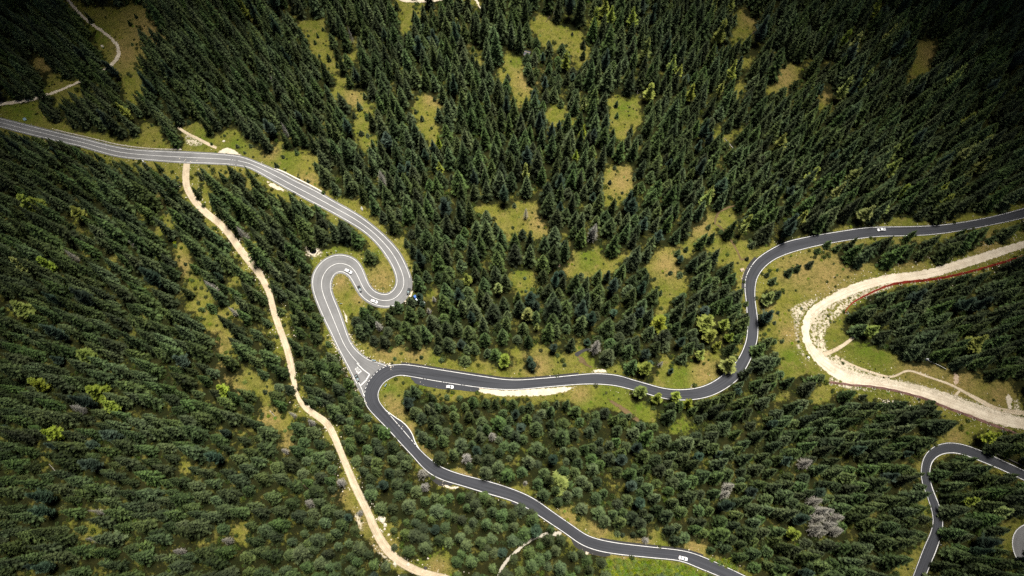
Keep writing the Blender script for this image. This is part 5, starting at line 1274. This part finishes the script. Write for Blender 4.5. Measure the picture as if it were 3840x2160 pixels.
# boulders
def boulder(px, py, r, lab, mat='boulder', seed=3, sq=.75, rz=0):
    x, y = W(px, py); me = rock(seed, r, sq, M[mat], 'boulder', 3, 0.22); o = obj('boulder', me, None, (x, y, gh(x, y)+r*0.2), rz); tag(o, lab, 'boulder', 'boulders lying along the dirt trail'); return o
boulder(1432,1947,1.65,'largest pale boulder right of the dirt trail',seed=5)
boulder(1436,1959,0.6,'small pale boulder touching the largest pale boulder',seed=6)
boulder(1444.5,1969,0.95,'upright oblong pale boulder below the largest boulder',seed=7,rz=1.5)
boulder(1443,1984,0.6,'brown-tinted boulder below the oblong pale boulder',seed=8)
boulder(1431,1990,0.4,'small cream stone nearest the trail below the boulders',seed=9)
boulder(1458,2005,0.6,'pale boulder with a pointed tip, lowest of the boulder row',seed=10)
boulder(1596,2130,0.8,'black and grey rock in grass near the trail foot',mat='darkrock',seed=11)
boulder(1605,2094,0.4,'little white stone in grass above the black rock',seed=12)
boulder(1480,2114,0.7,'pale rock on the left margin of the lower trail',seed=13)
boulder(1530,2117,0.8,'pale rock on the right margin of the lower trail',seed=14)
boulder(1148,1097,1.1,'pale rock left of the outer hairpin kerb',seed=15)
boulder(333,187,1.5,'long pale rock on the slope inside the footpath bend',seed=16)
boulder(384,174,0.9,'pale rock under the spruce inside the footpath bend',seed=17)
boulder(840,530,0.7,'pale rock in grass above the gravel patch of the old road',seed=18)
# round dark pool with its stone rim
x, y = W(1174.5,943); pz = gh(x, y); mb = MB(); n = 28
mb.add([(math.cos(2*math.pi*k/n)*2.05, math.sin(2*math.pi*k/n)*1.75, 0) for k in range(n)], [tuple(range(n))]); o = mb.build('pool_water', M['water']); o.location = (x, y, pz+0.16); o['kind'] = 'structure'
e = empty('pool_rim', (x, y, pz), 0, 'ring of pale rubble around the round dark pool', 'stone rim')
for k in range(26):
    a = 2*math.pi*k/26; rr_ = 2.35+rng.uniform(-.1,.3); me_ = rock(40+k%5, rng.uniform(.3,.5), .7, M['boulder'], 'rim_stone'); o = obj('rim_stone', me_, e, (math.cos(a)*rr_, math.sin(a)*rr_*0.88, .12), rng.uniform(0, 6))
# white well ring
x, y = W(3031,1341); e = empty('well_ring', (x, y, gh(x, y)), 0, 'white concrete well ring in grass below the gravel bend', 'well')
mb = MB(); V = []; F = []
for k in range(24):
    a = 2*math.pi*k/24; c_, s_ = math.cos(a), math.sin(a); V += [(c_*.62,s_*.62,-.1),(c_*.62,s_*.62,.6),(c_*.36,s_*.36,.6),(c_*.36,s_*.36,-.1)]
for k in range(24):
    a, b = k*4, ((k+1)%24)*4
    for j in range(3): F.append((a+j, b+j, b+j+1, a+j+1))
mb.add(V, F); mb.build('ring', M['whitem'], e); mb = MB(); mb.tube([(0,0,-.05),(0,0,.1)], .36, 16); mb.build('shaft_cover', M['darkrock'], e)
# snow cannon
x, y = W(3476,1347,1.0); e = empty('snow_cannon', (x, y, gh(x, y)), R(-20), 'grey snow cannon at the wood edge above the lower track arm', 'snow cannon')
mb = MB(); mb.tube([(-.7,0,1.3),(.7,0,1.5)], .48, 14); mb.build('barrel', M['greym'], e)
mb = MB(); mb.tube([(0,0,-.1),(0,0,1.1)], .12, 8); mb.box(-.7,-.5,.1,.7,.5,.25); mb.build('stand', M['whitem'], e)
mb = MB(); mb.tube([(.7,0,.4),(4,-.6,.3),(8,-1.0,.3),(11.5,-1.8,.2)], .09, 6); mb.build('hose', M['whitem'], e)
# fallen and standing poles
def log(p0, p1, lab, mat='palebark', r=.16, z0=.25, z1=.35, name='fallen_log'):
    x0, y0 = W(*p0); x1, y1 = W(*p1); mb = MB(); a = Vector((0,0,z0)); b = Vector((x1-x0, y1-y0, gh(x1,y1)-gh(x0,y0)+z1))
    mb.tube([a, a.lerp(b,.5)+Vector((0,0,.05)), b], r, 8, r2=r*.45)
    for k in range(5):
        c = a.lerp(b, .3+.13*k); an = rng.uniform(0, 6.28); mb.tube([c, c+Vector((math.cos(an)*.7, math.sin(an)*.7, .3))], .03, 4, r2=.01)
    o = mb.build(name, M[mat]); o.location = (x0, y0, gh(x0, y0)); tag(o, lab, 'log', 'fallen logs'); return o
log((3508,1343),(3548,1318),'lowest of three pale poles lying at the dark wood edge')
log((3519,1338),(3560,1316),'middle of three pale poles lying at the dark wood edge')
log((3523,1345),(3562,1328),'outermost of three pale poles, nearest the yellow larch')
log((2062,62),(2046,84),'dark fallen trunk in the upper glade','bark',.22)
log((2810,137),(2850,100),'dark fallen trunk crossing the top brown glade','bark',.25)
log((2812,482),(2782,445),'dark fallen trunk in the narrow glade right of centre top','bark',.2)
log((2748,556),(2716,520),'pale and dark fallen trunk above the dark woodland path','palebark',.2)
log((1183,1864),(1128,1806),'long dark fallen trunk in the forest left of the trail','bark',.3)
log((3385,963),(3402,953),'short pale pole leaning at the wood edge above the gravel track','palebark',.16)
log((1012,1540),(1032,1562),'grey fallen pole in the ochre thicket left of the trail','palebark',.16)
log((235,1795),(185,1740),'thin grey pole among the spruces of the lower left slope','palebark',.14)
def snag(px, py, h, lab):
    x, y = W(px, py); e = empty('dead_snag', (x, y, gh(x, y)), rng.uniform(0, 6), lab, 'dead trunk', 'bare white trunks')
    obj('trunk', trunk_mesh('snag_trunk', M['palebark'], h, 0.22, int(px), 14), e)
snag(2076,62,11,'single bare white trunk standing in the upper glade')
snag(2380,342,6,'upper of the white trunks below the tall top wood')
snag(2397,368,7,'lower of the white trunks beside the leaning larch')
snag(2390,352,5,'thin white trunk between the two taller white trunks')
snag(3480,122,9,'pale bare trunk in the dark wood above the brown gap')
snag(2615,20,6,'short white trunk at the top edge')
# walls
def wall(name, pts, width, height, mat, lab, cat='wall', base=-.3):
    P = np.array([W(*p) for p in pts]); s = np.concatenate([[0], np.cumsum(np.linalg.norm(np.diff(P, axis=0), axis=1))]); q = np.arange(0, s[-1], 1.5)
    X = np.interp(q, s, P[:,0]); Y = np.interp(q, s, P[:,1])
    for _ in range(6): X[1:-1] = (X[:-2]+X[1:-1]*2+X[2:])/4; Y[1:-1] = (Y[:-2]+Y[1:-1]*2+Y[2:])/4
    dx, dy = np.gradient(X), np.gradient(Y); l = np.hypot(dx, dy); nx_, ny_ = -dy/l*width/2, dx/l*width/2; V = []; F = []
    for i in range(len(X)):
        z = gh(X[i], Y[i]); j = rng.uniform(-.04, .04)
        for sx_, zz in ((-1, base), (-1, height+j), (1, height+j), (1, base)): V.append((X[i]+sx_*nx_[i]-X[0], Y[i]+sx_*ny_[i]-Y[0], z+zz))
    for i in range(len(X)-1):
        for j in range(3): F.append((i*4+j, i*4+j+1, i*4+j+5, i*4+j+4))
    F += [(3,2,1,0), tuple(4*(len(X)-1)+j for j in range(4))]
    o = obj(name, mesh_from(name, V, F, M[mat]), None, (X[0], Y[0], 0)); tag(o, lab, cat); return o
wall('concrete_wall', [(1030,632),(1060,643),(1100,664),(1140,684),(1184,706),(1221,728)], 0.8, 0.55, 'concrete', 'bright pale concrete wall along the upper edge of the old road')
wall('stone_wall', [(205,487),(260,500),(318,513),(380,528),(432,541),(480,549),(530,555),(600,560),(690,562)], 0.7, 0.4, 'stone', 'low rough stone wall along the upper edge of the old road')
wall('stone_wall', [(3695,1688),(3740,1706),(3800,1733),(3860,1760),(3900,1777)], 0.5, 1.3, 'darkrock', 'dark retaining wall above the lower right road')
# net fences
def fence(pts, h, mat, lab, hoops, hd_side, gap=8.0, lean=0.0):
    P = np.array([W(*p) for p in pts]); s = np.concatenate([[0], np.cumsum(np.linalg.norm(np.diff(P, axis=0), axis=1))]); q = np.arange(0, s[-1], 1.0)
    X = np.interp(q, s, P[:,0]); Y = np.interp(q, s, P[:,1])
    for _ in range(5): X[1:-1] = (X[:-2]+X[1:-1]*2+X[2:])/4; Y[1:-1] = (Y[:-2]+Y[1:-1]*2+Y[2:])/4
    dx, dy = np.gradient(X), np.gradient(Y); l = np.hypot(dx, dy); nx_, ny_ = -dy/l, dx/l
    e = empty('safety_net_fence', (X[0], Y[0], 0), 0, lab, 'net fence'); V = []; F = []
    for i in range(len(X)):
        z = gh(X[i], Y[i]); w = 0.12*math.sin(i*0.9)
        for t in (0, .5, 1): V.append((X[i]-X[0]+nx_[i]*(w*t+lean*t*h), Y[i]-Y[0]+ny_[i]*(w*t+lean*t*h), z+0.1+h*t))
    for i in range(len(X)-1):
        for j in range(2): F.append((i*3+j, i*3+j+1, i*3+j+4, i*3+j+3))
    o = obj('net', mesh_from('net', V, F, M[mat]), e); sm = o.modifiers.new('thick', 'SOLIDIFY'); sm.thickness = 0.05
    k = 0
    while k < len(X):
        z = gh(X[k], Y[k]); bx, by = X[k]-X[0], Y[k]-Y[0]; n_ = np.array([nx_[k], ny_[k]])*hd_side; mb = MB()
        mb.tube([(bx, by, z-.2), (bx+nx_[k]*lean*h, by+ny_[k]*lean*h, z+h+.35)], .07, 6); mb.build('post', M['whitem'], e)
        if hoops:
            mb = MB(); pts_ = []
            for t in range(9):
                a = math.pi*t/8; pts_.append((bx+n_[0]*1.5*math.sin(a)+dx[k]/l[k]*0.9*(1-math.cos(a)), by+n_[1]*1.5*math.sin(a)+dy[k]/l[k]*0.9*(1-math.cos(a)), z+0.9+0.4*math.sin(a)))
            mb.tube(pts_, .055, 5); mb.build('brace_hoop', M['whitem'], e)
        k += int(gap)
    return e
fence([(3167,1178),(3177,1158),(3184,1149),(3203,1134),(3240,1114),(3300,1086),(3345,1070),(3400,1062),(3460,1057),(3530,1047),(3610,1030),(3680,1012),(3740,994),(3800,976),(3850,962),(3920,942)], 2.4, 'net', 'red safety net with white posts along the upper arm of the gravel track', True, -1, lean=0.3)
fence([(3106,1437),(3140,1441),(3200,1449),(3250,1451),(3310,1460),(3360,1470),(3420,1486),(3470,1500),(3540,1530),(3590,1548),(3650,1570),(3710,1594),(3760,1612),(3820,1636)], 1.9, 'pinknet', 'faded pink safety net along the lower arm of the gravel track', True, -1, lean=0.35)
# heap of pale rubble beside the wood
x, y = W(3320,1506); e = empty('rubble_heap', (x, y, gh(x, y)), 0, 'dark heap of black and white rubble below the pink net', 'rubble')
for k in range(46):
    o = obj('rubble_stone', rock(60+k%6, rng.uniform(.2,.45), .8, M['boulder' if k%3 == 0 else 'darkrock'], 'rubble_stone'), e, (rng.gauss(0, 2.8), rng.gauss(0, 0.8), .15), rng.uniform(0, 6))
# ------------------------------------------------------------------ added unseen cloud ring, shaped to darken the slopes around the hairpins
cb = bmesh.new(); crg = random.Random(31)
CZ = 780.0; offx, offy = math.sin(SUN_AZ)/math.tan(SUN_EL)*CZ, math.cos(SUN_AZ)/math.tan(SUN_EL)*CZ
gcx, gcy = -28.0+offx, 148.0+offy
for gi_ in range(-9, 10):
    for gj_ in range(-9, 10):
        x = gcx+gi_*130+crg.uniform(-30, 30); y = gcy+gj_*120+crg.uniform(-30, 30)
        d = math.hypot((x-gcx)/SHADE_GAP_RX, (y-gcy)/SHADE_GAP_RY)
        if d < 1.0 or math.hypot(x-gcx, y-gcy) > 1150: continue
        r = crg.uniform(95, 135); mt = Matrix.Translation((x, y, CZ+crg.uniform(-15, 25)))@Matrix.Rotation(crg.uniform(0, 6), 4, 'Z')@Matrix.Diagonal((1.15, 1, 0.36, 1))
        ret = bmesh.ops.create_icosphere(cb, subdivisions=2, radius=r, matrix=mt)
        a_, b_ = crg.uniform(0, 6), crg.uniform(0, 6)
        for v in ret['verts']: v.co.z += 9*math.sin(v.co.x/31+a_)*math.cos(v.co.y/27+b_); v.co.x += 10*math.sin(v.co.y/37+a_)
cme = bpy.data.meshes.new('added_shade_clouds'); cb.to_mesh(cme); cb.free(); cme.polygons.foreach_set('use_smooth', [True]*len(cme.polygons))
cm_, cnt_, cbs = newmat('added_cloud_white'); cbs.inputs['Base Color'].default_value = (0.9, 0.9, 0.92, 1); cbs.inputs['Roughness'].default_value = 1; cbs.inputs['Specular IOR Level'].default_value = 0
cme.materials.append(cm_); co_ = obj('added_shade_clouds', cme); co_['kind'] = 'stuff'
tag(co_, 'added unseen cloud deck above the view, darkening the outer slopes around the hairpins', 'added_shade_clouds')
